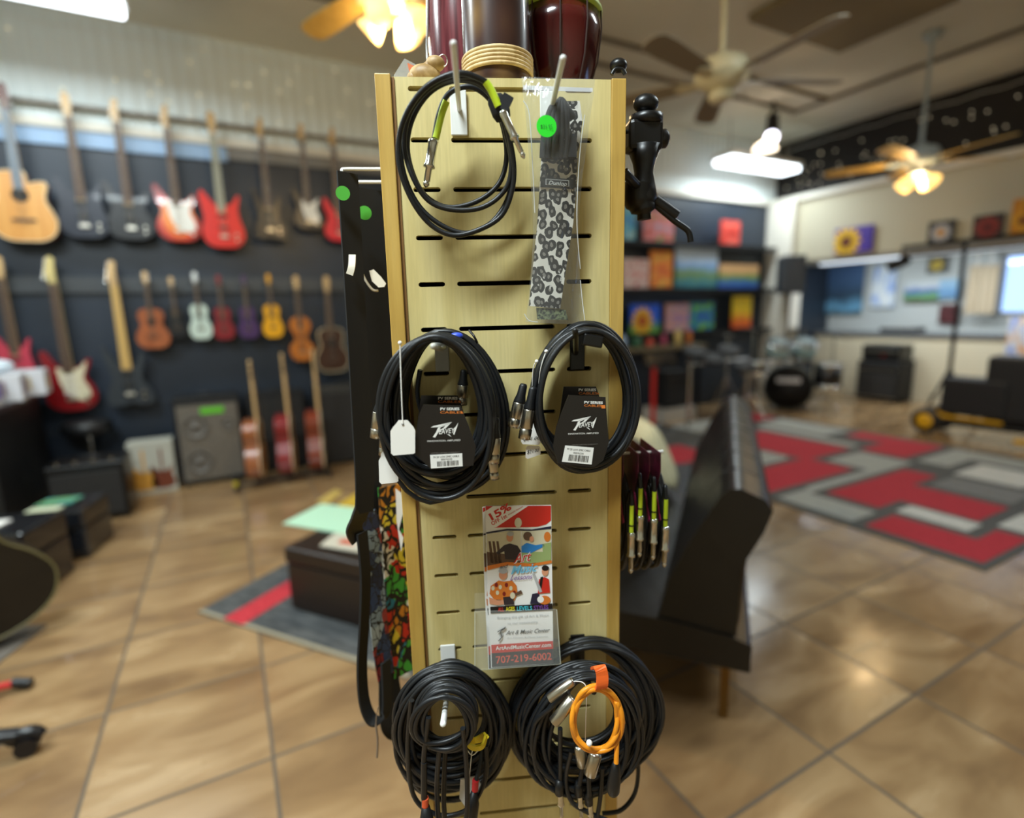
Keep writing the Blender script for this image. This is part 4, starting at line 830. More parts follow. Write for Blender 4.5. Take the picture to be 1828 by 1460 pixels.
MB().lathe([(.043, 0), (.0435, .02), (.0430, .1), (.0430, .26)], (.060, .065, zt), seg=40).build('shell', bark(), br)
ropeM = noise_mat('pale_rope', [(.4, (196, 164, 110)), (.6, (220, 192, 140))], 80)
for k in range(5): MB().tube([(.060+.0455*math.cos(a*PI/18), .065+.0455*math.sin(a*PI/18), zt+.026+.0046*k) for a in range(36)], .0026, 8, closed=True).build('rope_ring', ropeM, br)
fg = Thing('clay_figurine', 'small tan clay figurine with key ring on the tower top left', 'figurine', FT, (TP(760, 133, -.03)[0], .03, zt))
x0 = TP(758, 133, -.03)[0]
mb = MB().ball((x0, .032, zt+.014), .0135, sc_=(1.5, 1, 1)); mb.ball((x0+.014, .030, zt+.027), .0095, sc_=(1.3, 1, 1)); mb.ball((x0-.014, .032, zt+.010), .009); mb.cyl((x0+.002, .03, zt+.022), (x0+.016, .03, zt+.031), .006, seg=10)
mb.build('body', noise_mat('tan_clay', [(.4, (150, 118, 70)), (.6, (190, 160, 112))], 60), fg)
MB().tube([(x0+.024+.0055*math.cos(a*PI/9), .028, zt+.030+.007*math.sin(a*PI/9)) for a in range(18)], .0007, 6, closed=True).build('key_ring', chrome, fg)
ad = Thing('acrylic_stand', 'small clear triangular display with orange print on the tower top left corner', 'display', FT, (TP(725, 132, -.03)[0], .03, zt))
MB().prism([(TP(x, y, -.03)[0], .03, max(zt+.0005, TP(x, y, -.03)[2])) for x, y in [(703, 150), (703, 134), (722, 104), (752, 120), (752, 150)]], (0, .0015, 0)).build('panel', M('tinted_acrylic', (200, 200, 196), .1, alpha=.35), ad)
MB().prism([(TP(x, y, -.0285)[0], .0285, max(zt+.0005, TP(x, y, -.0285)[2])) for x, y in [(727, 112), (745, 120), (744, 140), (733, 138)]], (0, .0008, 0)).build('orange_print', M('orange_print', (204, 108, 62), .6), ad)

# ================================================================== GUITARS
OUT = {
 'strat': [(0, 0), (.28, .02), (.46, .12), (.5, .27), (.43, .42), (.35, .52), (.36, .62), (.44, .74), (.46, .83), (.38, .84), (.25, .74), (.12, .70), (-.10, .70), (-.22, .78), (-.36, .96), (-.46, 1.0), (-.50, .92), (-.45, .74), (-.37, .6), (-.37, .5), (-.44, .40), (-.5, .27), (-.46, .12), (-.28, .02)],
 'sg': [(0, 0), (.3, .02), (.48, .14), (.5, .3), (.42, .5), (.40, .68), (.46, .86), (.40, .90), (.26, .76), (.10, .72), (-.12, .72), (-.28, .84), (-.42, .96), (-.5, .9), (-.47, .68), (-.44, .5), (-.5, .3), (-.48, .14), (-.3, .02)],
 'spiky': [(0, .04), (.26, 0), (.5, .05), (.46, .25), (.32, .42), (.34, .6), (.42, .84), (.34, .86), (.16, .66), (-.1, .66), (-.24, .78), (-.42, 1.0), (-.48, .96), (-.38, .62), (-.34, .44), (-.46, .26), (-.5, .06), (-.26, 0)],
 'acoustic': [(0, 0), (.25, .01), (.43, .1), (.5, .27), (.44, .43), (.34, .56), (.33, .66), (.38, .78), (.36, .9), (.25, .98), (.1, 1), (-.1, 1), (-.25, .98), (-.36, .9), (-.38, .78), (-.33, .66), (-.34, .56), (-.44, .43), (-.5, .27), (-.43, .1), (-.25, .01)],
 'cutaway': [(0, 0), (.25, .01), (.43, .1), (.5, .27), (.45, .43), (.38, .56), (.37, .66), (.42, .80), (.40, .86), (.28, .86), (.14, .84), (.1, 1), (-.1, 1), (-.25, .98), (-.36, .9), (-.38, .78), (-.34, .66), (-.36, .56), (-.46, .43), (-.5, .27), (-.43, .1), (-.25, .01)],
 'violin': [(0, 0), (.3, .02), (.46, .12), (.5, .26), (.42, .38), (.28, .44), (.24, .54), (.32, .64), (.42, .74), (.42, .86), (.28, .97), (.08, 1), (-.08, 1), (-.28, .97), (-.42, .86), (-.42, .74), (-.32, .64), (-.24, .54), (-.28, .44), (-.42, .38), (-.5, .26), (-.46, .12), (-.3, .02)],
}
fretM = M('rosewood_board', (84, 62, 48), .5); mapleN = M('maple_neck', (206, 172, 120), .4); pgW = M('white_pickguard', (232, 230, 222), .35)
def guitar(x, zt, zb, kind, bodyM, label, group=None, y=5.22, neckM=None, guard=None, bw=.30, bh=.42, dep=.045, rz=0, tilt=0, headM=None, sideM=None, boardM=None, name='electric_guitar', hole=False, cat='guitar', bindM=None):
    L = zt-zb; s = L/1.0; bw *= s; bh *= s; dep *= s
    t = Thing(name, label, cat, (x, y, zb, rz), (0, 0, 0), group)
    if tilt: t.o.rotation_euler = (math.sin(0), tilt, rz)
    neckM = neckM or mapleN; headM = headM or neckM
    ol = cr([(a*bw, 0, b*bh) for a, b in OUT[kind]], 3, True)
    MB().prism([(p.x, -dep/2, p.z) for p in ol], (0, dep, 0), 0, 1 if sideM else 0).build('body', [bodyM, sideM or bodyM], t, bevel=.006*s)
    if sideM:
        MB().tube([(p.x, -dep/2, p.z) for p in ol], .004*s, 6, closed=True).build('binding', bindM or M('cream_binding', (226, 214, 178), .4), t)
    if guard:
        g = [(-.02, .70), (.12, .68), (.26, .72), (.36, .80), (.38, .76), (.30, .60), (.28, .5), (.36, .36), (.38, .24), (.25, .16), (.06, .2), (-.14, .36), (-.2, .56), (-.22, .72), (-.12, .69)]
        MB().prism([(p.x, -dep/2-.002*s, p.z) for p in cr([(a*bw, 0, b*bh) for a, b in g], 3, True)], (0, .0018*s, 0)).build('pickguard', guard, t)
    if hole:
        MB().cyl((0, -dep/2-.001, bh*.66), (0, -dep/2-.004*s, bh*.66), bw*.13, seg=24).build('soundhole', blackm, t)
        MB().box((0, -dep/2-.005*s, bh*.30), (bw*.36, .008*s, .018*s)).build('bridge', fretM, t)
    else:
        for q in ((.30, .42, .55) if guard else (.34, .54)):
            MB().box((0, -dep/2-.005*s, bh*q), (.07*s, .008*s, .016*s)).build('pickup', whiteP if guard else blackm, t, bevel=.002)
        MB().box((0, -dep/2-.006*s, bh*.19), (.06*s, .012*s, .022*s)).build('bridge', nickel, t, bevel=.002)
        for q in range(2): MB().cyl((bw*.30, -dep/2-.001, bh*(.13+.09*q)), (bw*.30, -dep/2-.014*s, bh*(.13+.09*q)), .010*s, seg=12).build('control_knob', nickel, t)
    n0 = bh*(.72 if kind in ('acoustic', 'cutaway', 'violin') else .60); n1 = L-.17*s; yn = -dep/2
    nk = MB().prism([(-.029*s, yn-.001, n0), (.029*s, yn-.001, n0), (.022*s, yn-.001, n1), (-.022*s, yn-.001, n1)], (0, .022*s, 0)).build('neck', neckM, t, bevel=.003*s)
    MB().prism([(-.028*s, yn-.0015, n0+.01), (.028*s, yn-.0015, n0+.01), (.0215*s, yn-.0015, n1), (-.0215*s, yn-.0015, n1)], (0, -.005*s, 0)).build('fretboard', boardM or fretM, nk)
    hd = [(-.024, 0), (.024, 0), (.028, .03), (.034, .10), (.030, .165), (.0, .175), (-.030, .165), (-.036, .10), (-.030, .03)] if kind in ('acoustic', 'cutaway', 'violin', 'sg') else [(-.024, 0), (.024, 0), (.022, .05), (.022, .12), (.030, .16), (.010, .178), (-.018, .172), (-.05, .05), (-.034, .02)]
    h = MB().prism([(a*s*.82, yn+.004, n1+b*s*.95) for a, b in hd], (0, .016*s, 0)).build('headstock', headM, t, bevel=.002)
    for k in range(6):
        if kind in ('acoustic', 'cutaway', 'violin', 'sg'): px_, pz = (-.042 if k % 2 else .042), .04+.045*(k//2)
        else: px_, pz = -.052+.006*k, .03+.024*k
        MB().cyl((px_*s, yn+.010, n1+pz*s), (px_*.55*s, yn+.010, n1+pz*s), .006*s, seg=8).build('tuning_peg', chrome, h)
    mb = MB()
    for k in range(6): mb.tube([((-.022+.0088*k)*s, yn-.012*s, bh*.22), ((-.016+.0064*k)*s, yn-.010*s, n1+.06*s)], .0006, 4)
    mb.build('strings', nickel, t)
    return t
def hanger(x, z, y=5.22, label='black padded guitar hanger on the wall rail holding a headstock'):
    t = Thing('guitar_hanger', label, 'hanger', (x, y, z, 0), (0, 0, 0), None)
    MB().tube([(0, YW-y-.002, .0), (0, .05, 0), (0, .035, 0)], .006, 8).build('arm', blackp, t)
    MB().tube(cr([(-.032, -.03, .0), (-.034, .0, 0), (-.02, .03, 0), (.02, .03, 0), (.034, 0, 0), (.032, -.03, 0)], 4), .006, 8).build('yoke', black, t)
    return t
sunb = nodes('sunburst', .2, coat=.5)
def sunburst():
    m, n, l, b = sunb; t = n.new('ShaderNodeTexCoord'); g = n.new('ShaderNodeVectorMath'); g.operation = 'LENGTH'
    mp = n.new('ShaderNodeMapping'); mp.inputs['Location'].default_value = (0, 0, -.19); mp.inputs['Scale'].default_value = (1.35, 0, 1); l.new(t.outputs['Object'], mp.inputs[0]); l.new(mp.outputs[0], g.inputs[0])
    r = ramp(n, [(0, (240, 170, 40)), (.12, (236, 130, 24)), (.18, (200, 50, 16)), (.24, (130, 16, 14))]); l.new(g.outputs['Value'], r.inputs[0]); l.new(r.outputs[0], b.inputs['Base Color']); return m
def gm(n, c): return M('lacquer_'+n, c, .32, coat=.15)
amber = noise_mat('natural_spruce', [(.3, (204, 140, 66)), (.7, (222, 164, 90))], 3, (8, 1, .5), rough=.3, coat=.3)
T1 = 'electric guitars on the upper wall rail'
UG = [(-1.18, 1.96, 'cutaway', amber, 'natural spruce cutaway acoustic guitar at the left end of the upper rail', dict(bw=.35, bh=.45, dep=.10, name='acoustic_guitar', hole=True, sideM=gm('mahog', (120, 60, 30)), boardM=M('grey_board_fret', (110, 122, 134), .35), headM=M('brown_head', (92, 50, 34), .4))),
 (-.84, 2.00, 'sg', gm('navy', (22, 28, 44)), 'glossy navy double-horn electric guitar, second on the upper rail', dict(bw=.29, bh=.44)),
 (-.55, 2.00, 'strat', gm('black', (13, 14, 18)), 'glossy black electric guitar left of the sunburst one on the upper rail', {}),
 (-.23, 2.00, 'strat', sunburst(), 'sunburst electric guitar with white pickguard on the upper rail', dict(guard=pgW)),
 (.085, 1.96, 'sg', gm('red', (214, 34, 22)), 'bright red electric guitar on the upper rail right of the sunburst', dict(bw=.29, bh=.44, boardM=M('pale_fret', (150, 150, 130), .4))),
 (.445, 2.04, 'spiky', gm('black2', (15, 15, 17)), 'pointed black electric guitar with pale knob on the upper rail', dict(bw=.25, bh=.42)),
 (.77, 2.14, 'strat', gm('black3', (18, 18, 22)), 'black electric guitar with bright white pickguard on the upper rail', dict(guard=pgW, bw=.27, bh=.38)),
 (1.03, 2.05, 'strat', gm('crimson', (220, 26, 46)), 'small crimson electric guitar nearest the tower on the upper rail', dict(bw=.27, bh=.38))]
for x, zb, k, m, lb, kw in UG:
    guitar(x, 3.02, zb, k, m, lb, None, **kw)
hh = ['leftmost', 'second', 'third', 'fourth', 'fifth', 'sixth', 'seventh', 'eighth']
for i, g in enumerate(UG): hanger(g[0], 2.885, label='black guitar hanger above the %s guitar of the upper rail, counted from the left' % hh[i])
tag(MB().cyl((-3.0, 5.30, 2.955), (2.2, 5.30, 2.955), .018, seg=12).build('hanging_rail', M('dull_steel', (140, 134, 126), .4, .6), None, FW, (-3.0, 5.30, 2.955)), 'long steel rail running above the upper row of guitars', 'rail')
LG = [(-1.38, 1.86, .90, 'sg', gm('rose', (190, 60, 80)), 'rose coloured electric guitar behind the white boxes, lower rail', dict(bw=.22)),
 (-1.09, 1.86, .70, 'strat', gm('darkred', (130, 10, 20)), 'dark red electric guitar with cream pickguard, lower left wall', dict(guard=M('cream_pickguard', (214, 206, 176), .35), bw=.27, bh=.40, neckM=M('pale_yellow_maple', (214, 196, 130), .4))),
 (-.72, 1.84, .70, 'spiky', M('dark_slate_body', (52, 58, 64), .3), 'slate grey pointed bass guitar with blond neck on the lower rail', dict(bw=.27, bh=.42, boardM=M('blond_board', (214, 176, 104), .4), name='bass_guitar')),
 (-.51, 1.76, 1.15, 'acoustic', noise_mat('brown_mahogany', [(.3, (140, 76, 44)), (.7, (168, 96, 58))], 6, (6, 1, 1), rough=.3), 'brown mahogany ukulele on the lower rail', dict(bw=.38, bh=.52, dep=.12, hole=True, name='ukulele', cat='ukulele')),
 (-.34, 1.72, 1.23, 'acoustic', gm('black4', (16, 18, 24)), 'small black ukulele between the brown and the white one', dict(bw=.30, bh=.52, dep=.12, hole=True, name='ukulele', cat='ukulele')),
 (-.17, 1.76, 1.21, 'acoustic', gm('mint', (196, 214, 204)), 'small white mint ukulele on the lower rail', dict(bw=.30, bh=.52, dep=.12, hole=True, name='ukulele', cat='ukulele', headM=M('white_head', (226, 232, 232), .4))),
 (.00, 1.74, 1.20, 'acoustic', gm('maroon', (128, 26, 36)), 'small maroon ukulele on the lower rail', dict(bw=.30, bh=.50, dep=.12, hole=True, name='ukulele', cat='ukulele', headM=gm('maroon', (128, 26, 36)))),
 (.19, 1.74, 1.20, 'acoustic', gm('purple', (70, 44, 92)), 'small dark purple ukulele on the lower rail', dict(bw=.30, bh=.50, dep=.12, hole=True, name='ukulele', cat='ukulele', headM=gm('purple', (70, 44, 92)))),
 (.385, 1.75, 1.20, 'acoustic', gm('yellow', (232, 168, 24)), 'small golden yellow ukulele on the lower rail', dict(bw=.30, bh=.52, dep=.12, hole=True, name='ukulele', cat='ukulele', headM=gm('yellow', (232, 168, 24)))),
 (.61, 1.74, .98, 'violin', noise_mat('amber_violin', [(.3, (170, 96, 34)), (.7, (196, 118, 48))], 6, rough=.25, coat=.4), 'amber violin hanging right of the yellow ukulele', dict(bw=.27, bh=.52, dep=.08, name='violin', cat='violin')),
 (.87, 1.74, .86, 'acoustic', gm('darkbrown', (66, 42, 30)), 'dark brown acoustic guitar hanging low beside the tower', dict(bw=.34, bh=.46, dep=.09, hole=True, name='acoustic_guitar', sideM=amber))]
for x, zt, zb, k, m, lb, kw in LG: guitar(x, zt, zb, k, m, lb, None, **kw)
hn = ['rosy neck guitar', 'dark red guitar', 'slate grey bass', 'brown ukulele', 'black ukulele', 'white mint ukulele', 'maroon ukulele', 'purple ukulele', 'yellow ukulele', 'amber violin', 'dark brown guitar']
for i, g in enumerate(LG): hanger(g[0], g[1]-.17*(g[1]-g[2])+.03*(g[1]-g[2]), label='black hanger holding the %s on the lower rail' % hn[i])
# three acoustics on a floor stand
st3 = Thing('guitar_rack', 'black three-space floor rack under the acoustic guitars', 'rack', (-.05, 4.62, 0, 0))
MB().tube([(0, 0, .06), (.72, .06, .06)], .014, 8).tube([(0, .32, .06), (.72, .38, .06)], .014, 8).build('base_rail', blackm, st3)
for i in (0, 1): MB().tube([(.72*i, .02+.06*i, .06), (.72*i, .0, .014)], .014, 8).tube([(.72*i, .34, .06), (.72*i, .34, .014)], .014, 8).tube([(.72*i, .06*i, .06), (.72*i, .32+.06*i, .06)], .014, 8).build('leg', blackm, st3)
MB().box((.0, -.02, .08), (.03, .03, .03)).build('yellow_cap', M('yellow_cap', (200, 180, 40), .5), st3)
for x, zt, c1, lb in [(.12, 1.05, (150, 88, 50), 'tan-sided acoustic guitar leftmost in the floor rack'), (.36, 1.09, (128, 30, 34), 'red-sided acoustic guitar in the middle of the floor rack'), (.60, 1.11, (120, 50, 30), 'brown-sided acoustic guitar rightmost in the floor rack')]:
    guitar(x, zt, .076, 'acoustic', amber, lb, None, y=4.80, bw=.38, bh=.49, dep=.11, rz=math.radians(80), tilt=math.radians(-4), hole=True, name='acoustic_guitar', sideM=M('side_%d' % c1[1], c1, .2, coat=.5))
# amps along the wall
def amp(name, label, x0, x1, y0, y1, z0, z1, body, grille, speakers=(), rz=0, feet=True, tabs=None, group=None):
    t = Thing(name, label, 'amplifier', (x0, y0, z0, rz), (0, 0, 0), group); w, dp, h = x1-x0, y1-y0, z1-z0
    MB().bx(0, w, .012, dp, .02, h).build('cabinet', body, t, bevel=.012)
    MB().bx(.025, w-.025, -.002, .014, .05, h-.06).build('grille', grille, t, bevel=.004)
    for sx, sz, r in speakers: MB().lathe([(r, 0), (r, .012), (r*.9, .014), (r*.86, .004), (r*.35, .002), (r*.3, .010), (0, .014)], (sx*w, -.0025, sz*h), (0, -1, 0), 28).build('speaker_cone', M('cone_grey', (96, 92, 86), .5), t)
    for sx in (.08, .92):
        for sy in (.15, .85): MB().cyl((sx*w, sy*dp, 0), (sx*w, sy*dp, .022), .018, seg=10).build('foot', black, t)
    MB().tube([(w*.35, dp*.5, h), (w*.4, dp*.5, h+.02), (w*.6, dp*.5, h+.02), (w*.65, dp*.5, h)], .008, 6).build('handle', black, t)
    return t
gr1 = noise_mat('grey_grille_cloth', [(.4, (92, 86, 78)), (.6, (112, 106, 96))], 120, rough=.8)
gr2 = noise_mat('dark_grille_cloth', [(.4, (30, 29, 28)), (.6, (42, 40, 38))], 120, rough=.8)
a1 = amp('bass_cabinet', 'grey bass speaker cabinet with green label beside the guitar rack', -.44, .05, 5.0, 5.3, 0, .74, blackm, gr1, ((.30, .68, .095), (.30, .28, .095), (.78, .68, .05)))
MB().box((.28, -.006, .63), (.17, .006, .05)).build('green_label', M('green_label', (96, 190, 40), .5), a1)
amp('guitar_amplifier', 'black amplifier standing behind the three acoustic guitars', .10, .58, 5.12, 5.32, 0, .72, blackm, gr2)
amp('guitar_amplifier', 'black amplifier with pale top trim at the right end of the guitar wall row', .66, 1.2, 5.0, 5.3, 0, .74, M('worn_black_vinyl', (50, 50, 48), .5), gr2)
a2 = amp('combo_amplifier', 'black combo amplifier with chrome knobs below the dark red guitar', -1.16, -.72, 4.45, 4.8, 0, .42, blackp, gr2)
for i in range(4): MB().cyl((.07+.1*i, .03, .425), (.07+.1*i, .03, .445), .012, seg=10).build('knob', chrome, a2)
th = Thing('drum_throne', 'round black drum throne with chrome posts behind the combo amplifier', 'stool', (-1.02, 5.14, 0, 0))
MB().lathe([(.15, .52), (.165, .54), (.165, .60), (.14, .62), (0, .625)]).build('seat', black, th); MB().cyl((0, 0, .2), (0, 0, .53), .016, seg=10).build('post', chrome, th)
for k in range(3): a = 2*PI*k/3+.5; MB().tube([(0, 0, .30), (.15*math.cos(a), .15*math.sin(a), .012)], .010, 8).build('leg', chrome, th)
db = Thing('display_box', 'pale open display box with two small printed guitars at the wall foot', 'box', (-.78, 4.98, 0, 0))
MB().bx(0, .31, .02, .2, 0, .42).build('carton', M('pale_grey_card', (176, 176, 164), .7), db, bevel=.005)
for sx, c_, n_ in ((.10, (206, 150, 60), 'orange_guitar_print'), (.22, (110, 52, 30), 'brown_guitar_print')):
    MB().prism([(sx+p.x*.16, .0185, .03+p.z*.2) for p in cr([(a, 0, b) for a, b in OUT['sg']], 2, True)]+[], (0, -.001, 0)).bx(sx-.008, sx+.008, .0175, .0185, .16, .36).build(n_, M(n_, c_, .5), db)
# counter at the far left with white boxes
ct = Thing('counter', 'black counter at the left edge carrying white boxes', 'counter', (-1.98, 4.12, 0, 0))
MB().bx(0, .74, 0, 1.05, .84, .88).build('worktop', M('counter_top', (40, 44, 50), .3), ct, bevel=.004); MB().bx(.02, .70, .02, 1.03, 0, .84).build('cabinet_body', M('counter_black', (16, 18, 20), .5), ct)
bxl = ['white printed box nearest the counter front corner', 'second white printed box on the black counter', 'third white printed box on the black counter']
for i in range(3):
    y_ = 4.16+.30*i
    b = Thing('product_box', bxl[i], 'box', (-1.50+.05*i, y_, .88, .1), (0, 0, 0), 'white boxes on the counter')
    MB().bx(0, .26, 0, .24, 0, .17).build('carton', M('white_carton', (214, 216, 222), .6), b, bevel=.003)
    MB().bx(.07, .19, -.001, .0, .04, .13).build('printed_patch', M(['violet_patch', 'mauve_patch', 'tan_patch'][i], [(110, 90, 200), (150, 130, 150), (206, 190, 150)][i], .6), b)
    MB().bx(.2605, .2615, .06, .18, .04, .13).build('side_patch', M(['violet_patch', 'mauve_patch', 'tan_patch'][i], (110, 90, 200), .6), b)
tag(MB().ball((-1.36, 4.66, 1.10), .085, sc_=(1.3, 1.1, .55)).build('wrapped_bundle', M('pale_wrap', (206, 220, 230), .5), None, FW, (-1.36, 4.62, 1.05)), 'pale wrapped bundle lying on top of the white counter boxes', 'bundle')
# cases on the floor at left
def case(x, y, w, dp, h, rz, label, m, extra=True, name='equipment_case', z=0):
    t = Thing(name, label, 'case', (x, y, z, math.radians(rz)))
    MB().bx(0, w, 0, dp, 0, h*.62).build('case_base', m, t, bevel=.015); MB().bx(0, w, 0, dp, h*.63, h).build('lid', m, t, bevel=.015)
    MB().tube([(w*.35, -.004, h*.4), (w*.38, -.03, h*.42), (w*.62, -.03, h*.42), (w*.65, -.004, h*.4)], .008, 6).build('handle', black, t)
    for s_ in (.2, .8): MB().box((w*s_, -.004, h*.62), (.03, .008, .04)).build('latch', chrome, t)
    return t
shiny = M('shiny_black', (26, 28, 32), .22, coat=.4)
case(-1.17, 3.84, .34, .34, .30, -12, 'black equipment case with papers on it, farther of two at left', shiny)
case(-1.36, 3.42, .40, .34, .36, -18, 'glossy black equipment case nearest the black guitar at left', shiny)
def slabthing(name, label, cat, pts, z, th_, m):
    return tag(MB().prism([(p[0], p[1], z) for p in pts], (0, 0, th_)).build(name, m, None, FW, (pts[0][0], pts[0][1], z)), label, cat)
slabthing('green_folder', 'green and teal folder lying behind the glossy black cases', 'folder', [(-1.10, 3.98), (-.92, 3.94), (-.88, 4.06), (-1.06, 4.10)], .301, .008, noise_mat('green_teal_print', [(.4, (110, 160, 100)), (.6, (50, 140, 150))], 6))
slabthing('paper_stack', 'pale yellowish paper sheet on the farther black case', 'paper', [(-1.12, 3.86), (-.96, 3.83), (-.94, 3.90), (-1.10, 3.94)], .301, .006, M('pale_sheet', (206, 212, 180), .7))
slabthing('paper_stack', 'white paper sheet on the nearer glossy black case', 'paper', [(-1.28, 3.48), (-1.12, 3.43), (-1.08, 3.56), (-1.22, 3.60)], .361, .006, whiteP)
bg_ = guitar(-1.06, 1.36, .05, 'acoustic', gm('black6', (12, 12, 13)), 'black acoustic guitar with cream binding at the lower left edge', None, y=2.86, bw=.50, bh=.52, dep=.10, rz=math.radians(24), tilt=math.radians(-12), hole=True, name='acoustic_guitar', sideM=M('dark_brown_side', (48, 38, 28), .4), bindM=M('olive_binding', (112, 104, 66), .5))
slabthing('floor_mat', 'grey floor mat under the black acoustic guitar', 'mat', [(-1.9, 2.9), (-1.9, 2.3), (-1.0, 2.62), (-.86, 2.98), (-1.1, 3.1)], .0005, .008, M('grey_mat', (110, 104, 96), .9))
rs = Thing('instrument_stand', 'red tube stand foot with black rubber end at the left edge', 'stand', (-.80, 2.47, 0, 0))
MB().tube([(-.035, .012, .030), (-.22, -.03, .06), (-.4, -.08, .25)], .014, 10).build('red_tube', M('red_paint', (196, 40, 34), .35), rs); MB().tube([(.01, 0, .020), (-.045, .016, .032)], .020, 10).build('rubber_foot', black, rs)
oc2 = Thing('office_chair', 'black office chair base with caster at the lower left edge', 'chair', (-.70, 2.07, 0, 0))
MB().tube(cr([(-.02, 0, .075), (-.12, .0, .10), (-.32, .02, .12)], 5), .022, 10, flat=1.2).build('base_arm', M('chair_black', (22, 22, 26), .3), oc2)
for s_ in (-.018, .018): MB().cyl((-.0, s_-.008, .032), (.0, s_+.008, .032), .031, seg=20).build('caster_wheel', M('chair_black', (22, 22, 26), .3), oc2)
MB().tube(cr([(-.035, 0, .05), (-.02, 0, .072), (.02, 0, .07), (.036, 0, .05)], 4), .02, 10).build('caster_hood', M('chair_black', (22, 22, 26), .3), oc2)
MB().cyl((-.34, .02, .1), (-.34, .02, .42), .03, seg=14).build('gas_post', blackp, oc2); MB().lathe([(.2, .42), (.24, .44), (.24, .49), (.2, .51), (0, .515)], (-.46, .02, 0)).build('seat', black, oc2)
# ================================================================== LEFT RUG, OTTOMAN
E1 = math.atan2(-.797, .604)
rugG = noise_mat('grey_rug_pile', [(.35, (58, 61, 63)), (.65, (86, 88, 88))], 40, (.25, 1, 1), rough=.95)
redR = noise_mat('red_rug_pile', [(.4, (176, 40, 52)), (.6, (192, 54, 62))], 60, rough=.95)
lr = MB().bx(0, 1.2, 0, 1.35, .0005, .009); lr.bx(.17, .30, .002, .9, .009, .0105, 1); lr.bx(.0, 1.2, -.0, .02, .009, .0095, 2)
tag(lr.build('area_rug', [rugG, redR, M('pale_rug_band', (150, 142, 120), .95)], None, (-.25, 2.745, 0, E1)), 'grey rug with a narrow red stripe under the dark ottoman', 'rug')
leaB = M('dark_brown_leather', (34, 24, 19), .38)
ot = Thing('ottoman', 'dark brown leather storage ottoman on the grey rug', 'ottoman', (.14, 2.53, .0105, E1))
MB().bx(0, .75, 0, .75, .010, .235).build('base', leaB, ot, bevel=.01); MB().bx(-.006, .756, -.006, .756, .24, .315).build('lid', leaB, ot, bevel=.012)
for s_ in ((.06, .06), (.69, .06), (.06, .69), (.69, .69)): MB().cyl((s_[0], s_[1], 0), (s_[0], s_[1], .032), .02, seg=10).build('foot', blackp, ot)
ZO = .327
bp_ = [at(x, y, 2, ZO) for x, y in [(505, 936), (574, 901), (655, 911), (655, 966), (600, 952)]]
slabthing('mint_board', 'pale mint green board lying across the ottoman corner', 'board', [(p.x, p.y) for p in bp_], ZO+.001, .006, M('mint_board', (176, 218, 190), .55))
mp_ = [at(x, y, 2, ZO) for x, y in [(571, 978), (598, 956), (655, 965), (655, 992)]]
mg = MB().prism([(p.x, p.y, ZO+.0075) for p in mp_], (0, 0, .006)); c_ = (mp_[0]+mp_[1]+mp_[2]+mp_[3])/4
mg.prism([(c_.x+(p.x-c_.x)*.35, c_.y+(p.y-c_.y)*.35, ZO+.0137) for p in mp_], (0, 0, .0004), 1)
tag(mg.build('magazine', [M('magazine_cover', (190, 186, 170), .5), M('magazine_red', (186, 84, 60), .5)], None, FW, tuple(mp_[0])), 'pale magazine with a red picture on the ottoman', 'magazine')
for k, (pl, c3, lb) in enumerate([([(566, 897), (598, 876), (612, 880), (585, 902)], (206, 178, 96), 'yellow folder on the floor beyond the ottoman, farther left'), ([(600, 905), (640, 880), (655, 886), (655, 905), (625, 912)], (214, 180, 60), 'bright yellow folder on the floor beyond the ottoman beside the straps')]):
    q = [at(x, y, 2, .0) for x, y in pl]; slabthing('folder', lb, 'folder', [(p.x, p.y) for p in q], .0005, .012, M('folder_%d' % k, c3, .6))
# ================================================================== RIGHT RUG
cols = dict(d=(82, 82, 80), l=(158, 160, 154), w=(196, 196, 190), g=(118, 118, 116), r=(172, 40, 52))
rm = [noise_mat('rug_'+k, [(.4, tuple(int(q*.94) for q in v)), (.6, v)], 50, rough=.95) for k, v in cols.items()]; ki = {k: i for i, k in enumerate(cols)}
RZ = .0092
rg = MB().bx(3.30, 5.98, 1.09, 4.55, .0005, .008, 0)
for k, a, b_, c_, d_2 in [('l', 5.42, 5.9, 3.25, 4.05), ('r', 5.52, 5.9, 4.12, 4.45), ('r', 4.45, 5.12, 2.80, 3.75), ('l', 5.2, 5.35, 2.84, 3.9), ('r', 5.2, 5.92, 2.38, 2.76), ('r', 5.62, 5.92, 2.75, 3.14), ('r', 3.42, 4.50, 2.42, 2.84), ('w', 4.0, 4.36, 2.92, 3.4), ('l', 4.58, 5.1, 2.26, 2.7), ('l', 3.75, 5.1, 2.26, 2.35),
        ('l', 3.38, 3.66, 1.80, 2.32), ('l', 3.66, 4.5, 2.26, 2.32), ('r', 3.76, 4.84, 1.97, 2.2), ('r', 4.03, 4.46, 1.40, 1.97), ('r', 3.76, 4.03, 1.84, 1.97), ('g', 4.56, 4.92, 1.42, 1.90), ('l', 5.2, 5.9, 2.05, 2.28), ('l', 5.6, 5.9, 1.7, 2.05), ('w', 5.02, 5.5, 1.52, 1.94), ('w', 3.79, 3.98, 1.36, 1.75),
        ('r', 3.38, 3.70, 1.13, 1.72), ('r', 3.70, 3.95, 1.13, 1.28), ('w', 4.04, 4.4, 1.13, 1.31), ('r', 4.5, 4.95, 1.13, 1.33), ('l', 5.05, 5.9, 1.13, 1.42), ('l', 3.38, 4.4, 2.94, 3.2), ('r', 3.38, 3.92, 3.3, 3.8), ('l', 4.5, 5.3, 4.0, 4.5)]:
    RZ += .00006; rg.bx(a, b_, c_, d_2, .008, RZ, ki[k])
tag(rg.build('area_rug', rm, None, FW, (3.3, 1.09, 0)), 'red, grey and white rug with overlapping rectangles right of the sofa', 'rug')
